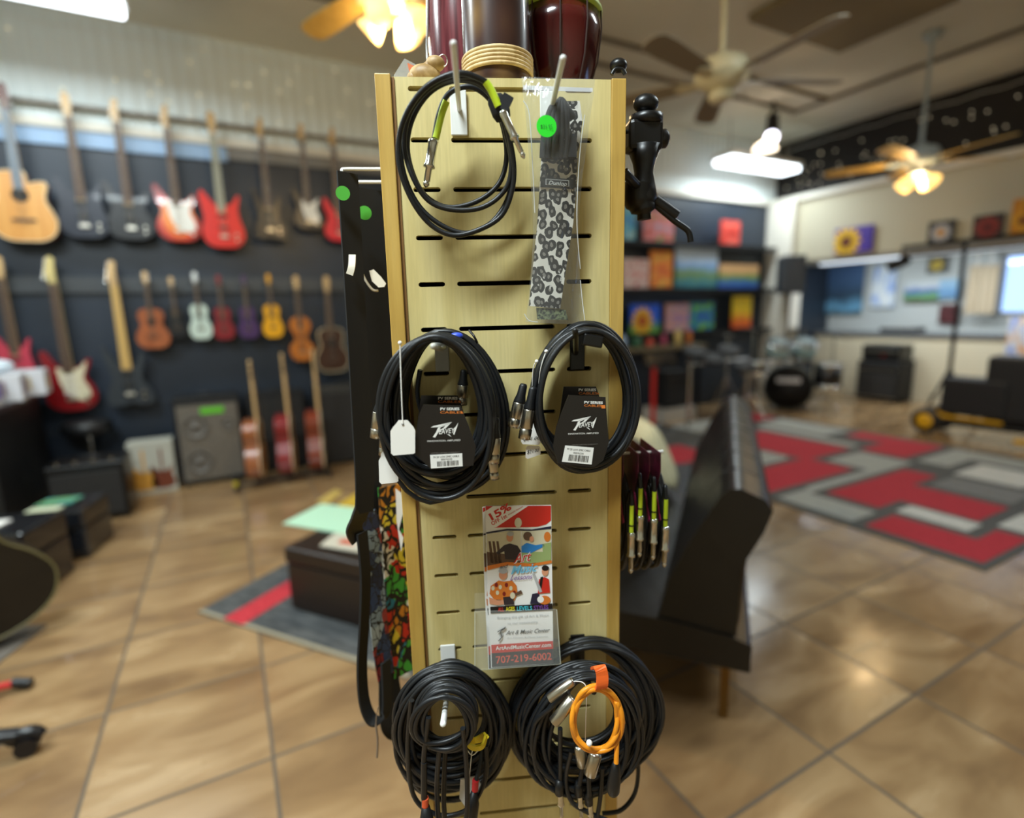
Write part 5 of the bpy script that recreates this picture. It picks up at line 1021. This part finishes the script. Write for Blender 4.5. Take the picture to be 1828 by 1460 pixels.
# ================================================================== SOFA
SF = (1.30, 1.01, 0, math.radians(40))
sofaM = noise_mat('sofa_leather', [(.3, (13, 12, 12)), (.7, (18, 17, 16))], 14, rough=.36, bump=.25)
sofaR = noise_mat('sofa_rear_leather', [(.3, (76, 62, 50)), (.7, (92, 78, 64))], 6, (6, 1, 1), rough=.4, bump=.4)
so = Thing('sofa_bed', 'dark leather click-back sofa with reclined back and bronze legs, behind the tower on the right', 'sofa', SF); SL = 1.86
MB().prism([(0, w, z) for w, z in [(-.055, .235), (.74, .235), (.76, .27), (.75, .34), (.70, .365), (.20, .365), (.0, .345), (-.055, .33)]], (SL, 0, 0)).build('seat', sofaM, so, bevel=.015)
MB().prism([(.01, w, z) for w, z in [(.235, .345), (.20, .50), (.13, .66), (.055, .80), (.03, .825), (.0, .83), (-.07, .80), (-.09, .77), (-.07, .70), (-.015, .58), (-.01, .345)]], (SL-.02, 0, 0), 0).build('backrest', sofaM, so, bevel=.018)
MB().prism([(.06, w, z) for w, z in [(-.083, .755), (-.093, .765), (-.03, .585), (-.018, .355), (-.012, .36), (-.02, .58)]], (SL-.12, 0, 0)).build('rear_panel', sofaR, so)
mb = MB()
for k in range(1, 8): mb.tube(cr([(SL*k/8, .20, .385), (SL*k/8, .175, .55), (SL*k/8, .09, .73), (SL*k/8, .03, .826), (SL*k/8, -.06, .806)], 4), .003, 6)
mb.build('seam_piping', sofaM, so)
for x, w in ((.09, .015), (SL-.09, .015), (.09, .68), (SL-.09, .68)): MB().box((x, w, .118), (.04, .028, .236)).build('leg', M('bronze_leg', (128, 98, 52), .3, .7), so, label='bronze metal leg')
pw = MB(); n_ = 12; vs = []
for sgn in (-1, 1):
    for i in range(n_+1):
        for j in range(n_+1):
            u, v = i/n_*2-1, j/n_*2-1; e = max(0, (1-u**4)*(1-v**4))**.5; k_ = 1-.07*(abs(u)*abs(v))
            vs.append((u*.23*k_, sgn*.065*e, v*.20*k_))
fs = []
for sgn in (0, 1):
    o0 = sgn*(n_+1)**2
    for i in range(n_):
        for j in range(n_): q = (o0+i*(n_+1)+j, o0+(i+1)*(n_+1)+j, o0+(i+1)*(n_+1)+j+1, o0+i*(n_+1)+j+1); fs.append(q if sgn == 0 else q[::-1])
def pillow(x, y, z, rx, rzz, m, label):
    b = MB().add(vs, fs, 0, True); o = b.build('throw_pillow', m, None, FW); a = SF[3]
    o.location = (SF[0]+x*math.cos(a)-y*math.sin(a), SF[1]+x*math.sin(a)+y*math.cos(a), z); o.rotation_euler = (rx, 0, a+rzz); tag(o, label, 'pillow'); return o
pillow(1.36, .43, .575, -.42, .45, M('cream_pillow', (216, 208, 170), .8), 'cream throw pillow leaning on the sofa back')
pillow(.76, .39, .57, -.46, .05, M('charcoal_pillow', (26, 24, 24), .8), 'charcoal throw pillow in front of the cream one on the sofa')
# ================================================================== PAINTING SHELVES
def blend(name, kind, c):
    m, n, l, b = nodes('painting_'+name, .45)
    nz = n.new('ShaderNodeTexNoise'); nz.inputs['Scale'].default_value = 9; nz.inputs['Detail'].default_value = 5
    if kind == 'land':
        t = n.new('ShaderNodeTexCoord'); sp = n.new('ShaderNodeSeparateXYZ'); l.new(t.outputs['Generated'], sp.inputs[0]); l.new(t.outputs['Generated'], nz.inputs[0]); nz.inputs['Scale'].default_value = 4
        ma = n.new('ShaderNodeMath'); ma.operation = 'MULTIPLY_ADD'; l.new(nz.outputs[0], ma.inputs[0]); ma.inputs[1].default_value = .35
        l.new(sp.outputs[2], ma.inputs[2]); r = ramp(n, [((i+.6)/len(c), q) for i, q in enumerate(c)]); l.new(ma.outputs[0], r.inputs[0])
    else:
        t = n.new('ShaderNodeTexCoord'); l.new(t.outputs['Generated'], nz.inputs[0]); nz.inputs['Scale'].default_value = 3.2
        r = ramp(n, [(.3+.4*i/(len(c)-1), q) for i, q in enumerate(c)]); l.new(nz.outputs[0], r.inputs[0])
    l.new(r.outputs[0], b.inputs['Base Color']); return m
def canvas(name, label, P, rect, mat, dpt, flower=None, grp='paintings on the black wall shelves'):
    """rect = 4 corner pixels projected to the display plane; dpt = thickness vector"""
    q = [P(*p) for p in rect]; cen = sum(q, Vector())/4; u = (q[1]-q[0]).normalized(); w = u*((q[1]-q[0]).length+(q[2]-q[3]).length)/2; h = ((q[3]-q[0]).length+(q[2]-q[1]).length)/2
    w_ = w.length; Z = Vector((0, 0, 1)); u = Vector((u.x, u.y, 0)).normalized(); f = lambda a, b_: cen + u*(a*w_/2) + Z*(b_*h/2)
    t = Thing(name, label, 'painting', FW, tuple(f(0, -1)), grp)
    MB().prism([f(-1, -1), f(1, -1), f(1, 1), f(-1, 1)], dpt).build('canvas', mat, t, bevel=.002)
    d = Vector(dpt).normalized()*-.002
    if flower:
        cx, cy, R, pc, cc = flower; m = MB()
        s_ = min(w_, h)/2
        for ring in (0, 1):
            for k in range(13):
                a = 2*PI*k/13+ring*.24; rr = R*(1-.25*ring); ca, sa = math.cos(a), math.sin(a); pp = []
                for tt, ww in ((.15, .05), (.5, .17), (.8, .12), (1, 0), (.8, -.12), (.5, -.17), (.15, -.05)):
                    x_, y_ = (ca*tt-sa*ww)*rr*s_, (sa*tt+ca*ww)*rr*s_; pp.append(cen+u*(min(max(cx*w_/2+x_, -w_/2), w_/2))+Z*(min(max(cy*h/2+y_, -h/2), h/2))+d*(1+ring*.4+.02*k))
                m.poly(pp, ring)
        m.poly([cen+u*(min(max(cx*w_/2+math.cos(a*PI/8)*R*.36*s_, -w_/2), w_/2))+Z*(min(max(cy*h/2+math.sin(a*PI/8)*R*.36*s_, -h/2), h/2))+d*1.9 for a in range(16)], 2)
        m.build('flower', [M('petal_%d_%d' % (pc[0], pc[1]), pc, .5), M('petal2_%d_%d' % (pc[0], pc[1]), tuple(int(v*.86) for v in pc), .5), M('centre_%d' % cc[0], cc, .6)], t)
YS = 5.20; PW_ = lambda x, y: at(x, y, 1, YS)
def rc(x0, x1, y0, y1): return [(x0, y1), (x1, y1), (x1, y0), (x0, y0)]
shz = [at(1300, 441, 1, YS).z, at(1300, 517, 1, YS).z, at(1290, 590, 1, YS).z]
sn = ['top black ledge shelf holding the pink painting', 'middle black ledge shelf holding the landscape paintings', 'bottom black ledge shelf holding the small sunflower painting']
for z, lb in zip(shz, sn):
    t = Thing('ledge_shelf', lb, 'shelf', FW, (4.2, YS, z)); MB().bx(4.2, 7.12, YS-.03, YW-.002, z-.03, z).build('board', blackm, t, bevel=.003); MB().bx(4.2, 7.12, YS-.045, YS-.031, z-.035, z+.02).build('lip', blackm, t)
DP = (0, .03, 0)
for a in [('blue and teal', rc(1112, 1134, 352, 431), 'abs', [(40, 90, 210), (90, 190, 220), (210, 220, 200)], None, 'blue and teal painting on the top shelf beside the tower'),
          ('pink', rc(1150, 1203, 376, 433), 'abs', [(120, 170, 220), (226, 150, 150), (214, 96, 96), (120, 196, 130)], None, 'pink and pale green abstract painting on the top shelf'),
          ('red heart', rc(1288, 1321, 394, 436), 'abs', [(120, 20, 18), (214, 60, 50), (230, 120, 104)], None, 'small red painting at the right end of the top shelf'),
          ('red white', rc(1112, 1158, 462, 514), 'abs', [(206, 40, 36), (226, 214, 210), (190, 90, 90)], None, 'red and white painting on the middle shelf beside the tower'),
          ('orange', rc(1162, 1200, 448, 513), 'abs', [(200, 70, 50), (236, 140, 60), (222, 190, 90)], None, 'tall orange painting on the middle shelf'),
          ('blue landscape', rc(1207, 1281, 441, 514), 'land', [(40, 90, 120), (70, 140, 150), (120, 150, 90), (130, 170, 220), (190, 210, 230)], None, 'large blue lake landscape painting on the middle shelf'),
          ('sunset landscape', rc(1284, 1354, 472, 516), 'land', [(30, 70, 160), (60, 110, 190), (110, 150, 70), (214, 170, 120)], None, 'wide green and blue landscape painting at the right of the middle shelf'),
          ('small sunflower', rc(1127, 1178, 543, 597), 'land', [(110, 170, 60), (90, 150, 70), (40, 100, 210), (30, 90, 220)], (-.25, -.1, 1.0, (236, 180, 30), (170, 70, 20)), 'small sunflower painting with blue sky on the bottom shelf'),
          ('figures', rc(1189, 1230, 542, 591), 'abs', [(60, 90, 200), (206, 150, 130), (120, 140, 190)], None, 'blue and peach abstract painting on the bottom shelf'),
          ('peacock', rc(1231, 1274, 540, 588), 'abs', [(30, 110, 60), (40, 90, 200), (60, 160, 80), (160, 200, 60)], None, 'green and blue painting right of the peach one, bottom shelf'),
          ('yellow orange', rc(1309, 1341, 529, 585), 'land', [(206, 70, 20), (226, 110, 20), (236, 190, 20), (240, 210, 40)], None, 'narrow yellow and orange painting at the right of the bottom shelf')]:
    canvas('painting', a[5], PW_, a[1], blend(a[0], a[2], a[3]), DP, a[4])
# right wall
PX = lambda x, y: at(x, y, 0, XR-.075)
DX = (.03, 0, 0); gR = 'paintings on the beige right wall'
canvas('painting', 'yellow sunflower on purple painting on the beige right wall', PX, [(1488, 456), (1557, 446), (1558, 400), (1491, 410)], blend('purple ground', 'abs', [(70, 50, 150), (84, 60, 170)]), DX, (-.35, -.1, 1.25, (240, 190, 30), (96, 40, 16)), gR)
canvas('painting', 'white star flower on black painting on the right wall', PX, [(1655, 438), (1703, 434), (1704, 392), (1657, 397)], blend('dark ground', 'abs', [(40, 40, 42), (60, 58, 56)]), DX, (0, 0, .85, (196, 196, 200), (214, 150, 40)), gR)
canvas('painting', 'red flower on dark painting on the right wall', PX, [(1735, 430), (1790, 426), (1791, 380), (1737, 386)], blend('dark ground2', 'abs', [(44, 36, 36), (70, 50, 46)]), DX, (0, 0, .9, (150, 40, 34), (90, 20, 20)), gR)
canvas('painting', 'orange sunflower painting cut by the right picture edge', PX, [(1804, 422), (1850, 418), (1850, 350), (1806, 358)], blend('gold ground', 'abs', [(206, 120, 20), (226, 170, 40)]), DX, (0, -.2, 1.0, (240, 170, 30), (110, 40, 20)), gR)
PB_ = lambda x, y: at(x, y, 0, XB-.07); gB = 'pictures hanging in the street bay'
canvas('painting', 'large slate blue street scene picture in the bay behind the drums', PB_, [(1456, 562), (1540, 558), (1540, 470), (1458, 476)], blend('street scene', 'land', [(70, 80, 70), (110, 170, 210), (50, 70, 90), (64, 92, 126), (74, 104, 146)]), (.03, 0, 0), None, gB)
canvas('painting', 'white poster with bright blue shape in the bay', PB_, [(1556, 548), (1598, 548), (1598, 474), (1556, 478)], blend('white blue', 'abs', [(60, 130, 226), (214, 226, 236), (226, 232, 236)]), (.03, 0, 0), None, gB)
canvas('painting', 'green and blue coastal landscape in the bay, left one', PB_, [(1614, 540), (1676, 538), (1676, 502), (1614, 504)], blend('coast', 'land', [(110, 60, 60), (70, 120, 80), (110, 160, 110), (50, 90, 170), (190, 200, 206)]), (.03, 0, 0), None, gB)
canvas('painting', 'pale blue seascape picture in the bay, right one', PB_, [(1674, 534), (1716, 532), (1716, 498), (1674, 500)], blend('seascape', 'land', [(110, 150, 180), (90, 140, 190), (140, 180, 210)]), (.03, 0, 0), None, gB)
canvas('painting', 'small yellow flower on black panel high in the bay', PB_, [(1655, 488), (1690, 486), (1690, 458), (1656, 460)], blend('black ground3', 'abs', [(20, 20, 14), (36, 34, 20)]), (.03, 0, 0), (0, 0, .8, (206, 180, 30), (120, 90, 20)), gB)
canvas('painting', 'dark maroon framed picture low in the bay', PB_, [(1676, 578), (1712, 577), (1712, 542), (1676, 544)], blend('maroon', 'abs', [(60, 20, 24), (90, 40, 44)]), (.03, 0, 0), None, gB)
canvas('painting', 'blue, orange and white poster at the right picture edge', lambda x, y: at(x, y, 0, 7.9), [(1792, 640), (1850, 640), (1850, 560), (1802, 572)], blend('bright poster', 'abs', [(40, 110, 226), (226, 230, 236), (226, 150, 50)]), (.03, 0, 0), None, gB)
# display coats / curtain beside the window
for k, (x0, x1) in enumerate([(1731, 1748), (1752, 1774)]):
    a, b_ = at(x0, 476, 0, 8.55), at(x1, 560, 0, 8.55); t = Thing('curtain', ['beige curtain panel beside the bright window, left one', 'beige curtain panel touching the bright window, right one'][k], 'curtain', FW, (8.55, (a.y+b_.y)/2, b_.z))
    pts = [(8.55+.02*math.sin(i*1.3), a.y+(b_.y-a.y)*i/14, 0) for i in range(15)]; m = MB(); vs_ = [(x, y, a.z) for x, y, _ in pts]+[(x, y, b_.z) for x, y, _ in pts]+[(x+.01, y, a.z) for x, y, _ in pts]+[(x+.01, y, b_.z) for x, y, _ in pts]
    m.add(vs_, [(i, i+1, 16+i, 15+i) for i in range(14)]+[(30+i, 45+i, 46+i, 31+i) for i in range(14)], 0, True); m.build('fabric', M('beige_fabric', (190, 176, 152), .8), t)
    MB().tube([(8.55, a.y+.03, a.z+.01), (8.55, b_.y-.03, a.z+.01)], .01, 8).tube([(8.55, (a.y+b_.y)/2, a.z+.01), (8.55, (a.y+b_.y)/2, 1.985)], .005, 6).build('curtain_rod', nickel, t)
# ================================================================== STAGE GEAR
def drum(name, label, c, axis, r, h, shell, head=M('drum_head_clear', (130, 142, 142), .5), rim=chrome, cat='drum', stand=True):
    t = Thing(name, label, cat, FW, (c[0], c[1], 0)); ax = Vector(axis).normalized()
    MB().lathe([(r*.97, 0), (r*.97, h)], c, ax, 32).build('shell', shell, t)
    for g in ((-.01, 0, .02, .03), (h-.03, h-.02, h+.004, h+.006)): MB().lathe([(r*.975, g[0]), (r*1.03, g[1]), (r*1.03, g[2]), (r*.975, g[3])], c, ax, 32, caps=False).build('hoop', rim, t)
    MB().lathe([(r*.96, h+.001), (0, h+.004)], c, ax, 32).build('head', head, t)
    if stand:
        for k in range(3): a = 2*PI*k/3+.4; MB().tube([(c[0], c[1], max(.12, c[2]*.55)), (c[0]+.22*math.cos(a), c[1]+.22*math.sin(a), .012)], .009, 6).build('leg', chrome, t)
        MB().cyl((c[0], c[1], .12), (c[0], c[1], c[2]), .012, seg=8).build('stand_post', chrome, t)
    return t
dc = at(1407, 690, 1, 4.45); ax = Vector((-dc.x, -dc.y, 0)).normalized(); rB = .29
bd = drum('bass_drum', 'large black bass drum with white name band facing the rug', (dc.x-ax.x*.2, dc.y-ax.y*.2, rB+.02), ax, rB, .38, gm('drumblack', (20, 20, 22)), blackm, M('dark_hoop', (90, 94, 92), .4), stand=False)
up = Vector((0, 0, 1)); sd = up.cross(ax); fc = Vector((dc.x-ax.x*.2, dc.y-ax.y*.2, rB+.02))+ax*.386
MB().prism([fc+sd*a*.14+up*(.10+b_*.032) for a, b_ in ((-1, -1), (1, -1), (1, 1), (-1, 1))], ax*.002).build('name_band', M('white_band', (200, 200, 204), .5), bd)
for s_ in (-1, 1): q = Vector((dc.x, dc.y, .2))+sd*s_*.27; MB().tube([q, q+sd*s_*.12-up*.185], .01, 6).build('spur', chrome, bd)
teal = M('pale_teal_shell', (150, 176, 176), .25)
for x, y, r, h, lb in [(1386, 628, .15, .2, 'left pale teal rack tom above the bass drum'), (1432, 628, .15, .22, 'right pale teal rack tom above the bass drum')]:
    p = at(x, y+8, 1, dc.y+.02); tt = drum('rack_tom', lb, tuple(p), (-.25, -.35, .9), r, h, teal, stand=False); MB().tube([(p.x, p.y, p.z-.01), (p.x, p.y, 2*rB+.03)], .012, 8).build('mounting_post', chrome, tt)
p = at(1476, 690, 1, 4.15); drum('floor_tom', 'black floor tom on chrome legs right of the bass drum', (p.x, p.y, .3), (0, 0, 1), .17, .3, gm('drumblack', (20, 20, 22)))
p = at(1345, 670, 1, 4.35); drum('snare_drum', 'black snare drum left of the bass drum', (p.x, p.y, .55), (0, 0, 1), .17, .14, gm('drumblack', (20, 20, 22)))
def cymbal(x, y, Y, r, lb, tilt=(.2, -.2, 1), m=M('dark_cymbal', (50, 46, 40), .5, .5)):
    p = at(x, y, 1, Y); t = Thing('cymbal_stand', lb, 'cymbal', FW, (p.x, p.y, 0))
    MB().lathe([(r, 0), (r*.3, .012), (r*.12, .03), (0, .034)], p, tilt, 28).build('cymbal', m, t); MB().cyl((p.x, p.y, .3), p, .011, seg=8).build('pole', chrome, t)
    for k in range(3): a = 2*PI*k/3+x; MB().tube([(p.x, p.y, .5), (p.x+.25*math.cos(a), p.y+.25*math.sin(a), .012)], .009, 6).build('leg', chrome, t)
cymbal(1300, 600, 4.75, .22, 'dark cymbal on a stand left of the drum kit'); cymbal(1346, 590, 4.90, .20, 'dark cymbal high behind the bass drum'); cymbal(1490, 600, 4.5, .24, 'dark cymbal on a stand right of the drum kit'); cymbal(1436, 590, 4.8, .18, 'small dark cymbal between the two rack toms')
pd = Thing('electronic_drum_rack', 'black electronic drum pads on a rack behind the far end of the sofa', 'drum', FW, (at(1270, 690, 1, 4.3).x, 4.3, 0))
q0, q1 = at(1232, 650, 1, 4.3), at(1335, 640, 1, 4.3)
MB().tube([q0, q1], .018, 8).tube([q0, (q0.x, q0.y, .012)], .018, 8).tube([q1, (q1.x, q1.y, .012)], .018, 8).build('rack_frame', chrome, pd)
for x, y in ((1240, 628), (1272, 640), (1302, 625), (1328, 652)): c_ = at(x, y, 1, 4.2); MB().lathe([(.02, -.03), (.13, -.012), (.135, .012), (.11, .018), (0, .019)], c_, (-.2, -.4, 1), 20).build('drum_pad', blackm, pd); MB().tube([c_, (c_.x, 4.3, q0.z)], .01, 6).build('pad_arm', chrome, pd)
ms = Thing('music_stand', 'black music stand on red post left of the drum pads', 'stand', FW, (at(1165, 765, 2, 0).x, at(1165, 765, 2, 0).y, 0))
mb0 = at(1165, 765, 2, 0); zt_ = at(1165, 650, 1, mb0.y).z
MB().cyl((mb0.x, mb0.y, .03), (mb0.x, mb0.y, zt_), .026, seg=12).build('post', M('red_paint', (196, 40, 34), .35), ms); MB().lathe([(.20, 0), (.20, .014), (.04, .035)], (mb0.x, mb0.y, .0125)).build('base', blackp, ms)
MB().box((mb0.x+.08, mb0.y-.02, zt_+.05), (.46, .02, .16), rot=Matrix.Rotation(-.4, 3, 'X')).build('desk', blackp, ms)
p = at(1196, 712, 2, 0); amp('practice_amplifier', 'small black practice amplifier right of the red post', 4.62, 5.02, 4.72, 5.0, .16, .62, blackm, gr2)
tag(MB().bx(4.55, 5.10, 4.68, 5.05, 0, .16).build('amp_riser', M('pale_riser', (176, 170, 160), .7), None, FW, (4.55, 4.68, 0)), 'low pale riser under the small practice amplifier', 'riser')
tb_ = Thing('side_table', 'narrow table with small colourful things beneath the painting shelves', 'table', FW, (4.0, 4.98, 0)); MB().bx(3.95, 5.6, 4.98-.0, 5.30, .86, .90).build('tabletop', M('olive_top', (120, 108, 80), .6), tb_)
for x, y in ((4.0, 5.08), (5.55, 5.08), (4.0, 5.26), (5.55, 5.26)): MB().bx(x-.02, x+.02, y-.02, y+.02, 0, .86).build('leg', blackm, tb_)
for k, (x, r, h, c3, n_, lb) in enumerate([(4.28, .05, .16, (150, 176, 206), 'jar', 'pale blue jar on the narrow table beside the tower'), (4.50, .07, .13, (40, 90, 60), 'plant_pot', 'green pot on the narrow table'), (4.72, .05, .10, (200, 80, 60), 'jar', 'orange red jar on the narrow table'), (4.95, .045, .14, (160, 60, 90), 'jar', 'mauve jar on the narrow table'), (5.2, .05, .2, (206, 180, 110), 'jar', 'tall yellowish jar on the narrow table'), (5.4, .04, .18, (190, 110, 50), 'jar', 'narrow amber jar at the right end of the table')]):
    tag(MB().lathe([(r*.8, 0), (r, h*.3), (r*.9, h*.75), (r*.5, h*.85), (r*.55, h)], (x, 5.12, .90)).build(n_, M('jar_%d' % k, c3, .4), None, FW, (x, 5.12, .90)), lb, 'jar' if n_ == 'jar' else 'pot')
# half stack amplifier in the bay mouth
ap = at(1525, 713, 2, 0); AX = ap.x
t = Thing('amplifier_stack', 'black amplifier stack with silver trim strips at the bay mouth', 'amplifier', FW, (AX, 4.0, 0)); y1_, y0_ = 4.36, 3.82
MB().bx(AX, AX+.40, y0_, y1_, .03, .58).build('lower_cabinet', blackm, t, bevel=.015); MB().bx(AX-.006, AX+.002, y0_+.03, y1_-.03, .08, .42).build('grille', gr2, t)
MB().bx(AX-.008, AX, y0_+.02, y1_-.02, .45, .475).build('silver_strip', nickel, t); MB().bx(AX-.008, AX, y0_+.02, y1_-.02, .06, .075).build('silver_strip', nickel, t)
MB().bx(AX+.02, AX+.38, y0_+.02, y1_-.02, .59, .80).build('amplifier_head', blackp, t, bevel=.03); MB().bx(AX+.012, AX+.021, y0_+.06, y1_-.06, .70, .74).build('control_panel', nickel, t)
for k in range(6): MB().cyl((AX+.0125, y0_+.1+.06*k, .655), (AX-.005, y0_+.1+.06*k, .655), .010, seg=8).build('knob', chrome if k != 2 else M('red_knob', (200, 40, 40), .4), t)
for a in (.06, .34):
    for b_ in (y0_+.06, y1_-.06): MB().cyl((AX+a, b_, 0), (AX+a, b_, .032), .02, seg=8).build('foot', black, t)
kb = at(1573, 586, 0, 8.5); kb2 = at(1640, 590, 0, 8.5)
t = Thing('keyboard', 'black electronic keyboard lying on the cream window bench', 'keyboard', FW, (8.5, kb.y, .95)); MB().bx(8.46, 8.70, kb2.y, kb.y, .9505, 1.02).build('keyboard_body', blackp, t, bevel=.01); MB().bx(8.47, 8.57, kb2.y+.04, kb.y-.04, 1.0205, 1.026).build('keys', whiteE, t)
# light truss stand
LX = 7.18; lb_ = at(1712, 690, 0, LX); pz = at(1724, 430, 0, LX)
t = Thing('lighting_stand', 'tall black T-bar lighting stand with a dark spotlight before the bay', 'stand', FW, (lb_.x, lb_.y, 0)); yl = pz.y
MB().cyl((LX, yl, .25), (LX, yl, pz.z), .022, seg=12).build('pole', blackm, t); e0 = at(1612, 438, 0, LX); e1 = at(1850, 424, 0, LX)
MB().tube([(LX, e0.y, pz.z), (LX, e1.y, pz.z)], .022, 8).tube([(LX, e0.y, pz.z-.10), (LX, e1.y, pz.z-.10)], .014, 8).build('cross_bar', blackm, t)
for k in range(3): a = 2*PI*k/3+.6; MB().tube([(LX, yl, .62), (LX+0.30*math.cos(a), yl+0.30*math.sin(a), .015)], .016, 8).tube([(LX, yl, .3), (LX+.22*math.cos(a), yl+.22*math.sin(a), .32)], .008, 6).build('leg', blackm if k else M('silver_leg', (176, 176, 190), .3, .6), t)
sp_ = at(1604, 470, 0, LX)
MB().lathe([(.035, -.12), (.055, -.08), (.065, .06), (.075, .10), (.06, .11)], sp_, (-.3, .9, -.35), 16).build('spotlight_can', blackm, t); MB().tube([sp_, (LX, e0.y-.02, pz.z)], .010, 6).build('yoke', blackm, t)
# speaker on stand
s0 = at(1400, 690, 0, 6.9); s0 = Vector((6.98, at(1404, 600, 0, 6.98).y, 0)); z0_ = at(1404, 524, 0, 6.98).z; z1_ = at(1404, 458, 0, 6.98).z
t = Thing('speaker_on_stand', 'dark grey loudspeaker on a tripod stand by the corner pillar', 'loudspeaker', FW, (s0.x, s0.y, 0)); MB().box((s0.x, s0.y, (z0_+z1_)/2), (.30, .30, z1_-z0_), rot=Matrix.Rotation(.9, 3, 'Z')).build('speaker_box', M('slate_speaker', (58, 64, 72), .6), t, bevel=.02)
MB().cyl((s0.x, s0.y, .25), (s0.x, s0.y, z0_), .018, seg=10).build('pole', blackm, t)
for k in range(3): a = 2*PI*k/3+.2; MB().tube([(s0.x, s0.y, .55), (s0.x+.2*math.cos(a), s0.y+.2*math.sin(a), .014)], .012, 8).build('leg', blackm, t)
# rolling case with yellow wheels
wv = at(1652, 772, 2, 0)
t = Thing('rolling_case', 'black rolling equipment case with yellow hub wheels at the right edge', 'case', FW, (wv.x, wv.y, 0)); X_, Y_ = wv.x, wv.y; yel = M('yellow_plastic', (226, 170, 20), .4)
MB().bx(X_+.02, X_+.30, Y_-.62, Y_-.08, .22, .60).build('lower_case', M('case_black', (20, 21, 23), .55), t, bevel=.03); MB().bx(X_+.04, X_+.31, Y_-1.05, Y_-.42, .20, .84).build('upper_case', M('case_black', (20, 21, 23), .55), t, bevel=.04)
MB().tube([(X_+.02, Y_, .13), (X_+.02, Y_-1.2, .16)], .022, 8).tube([(X_+.27, Y_, .13), (X_+.27, Y_-1.2, .16)], .022, 8).build('chassis', blackm, t)
for yy in (Y_, Y_-1.15):
    for xx in (X_-.03, X_+.30):
        w_ = MB().lathe([(.10, -.025), (.13, -.02), (.135, 0), (.13, .02), (.10, .025)], (xx, yy, .136), (1, 0, 0), 28).build('tyre', black, t); MB().lathe([(0, -.03), (.045, -.034), (.06, -.026), (.095, -.024), (.095, .024), (.03, .03)], (xx, yy, .136), (1, 0, 0), 28).build('wheel_hub', yel, w_)
MB().bx(X_-.01, X_+.012, Y_-.62, Y_-.12, .19, .215).bx(X_-.10, X_-.06, Y_-1.05, Y_-.75, .05, .09).build('yellow_bar', yel, t)
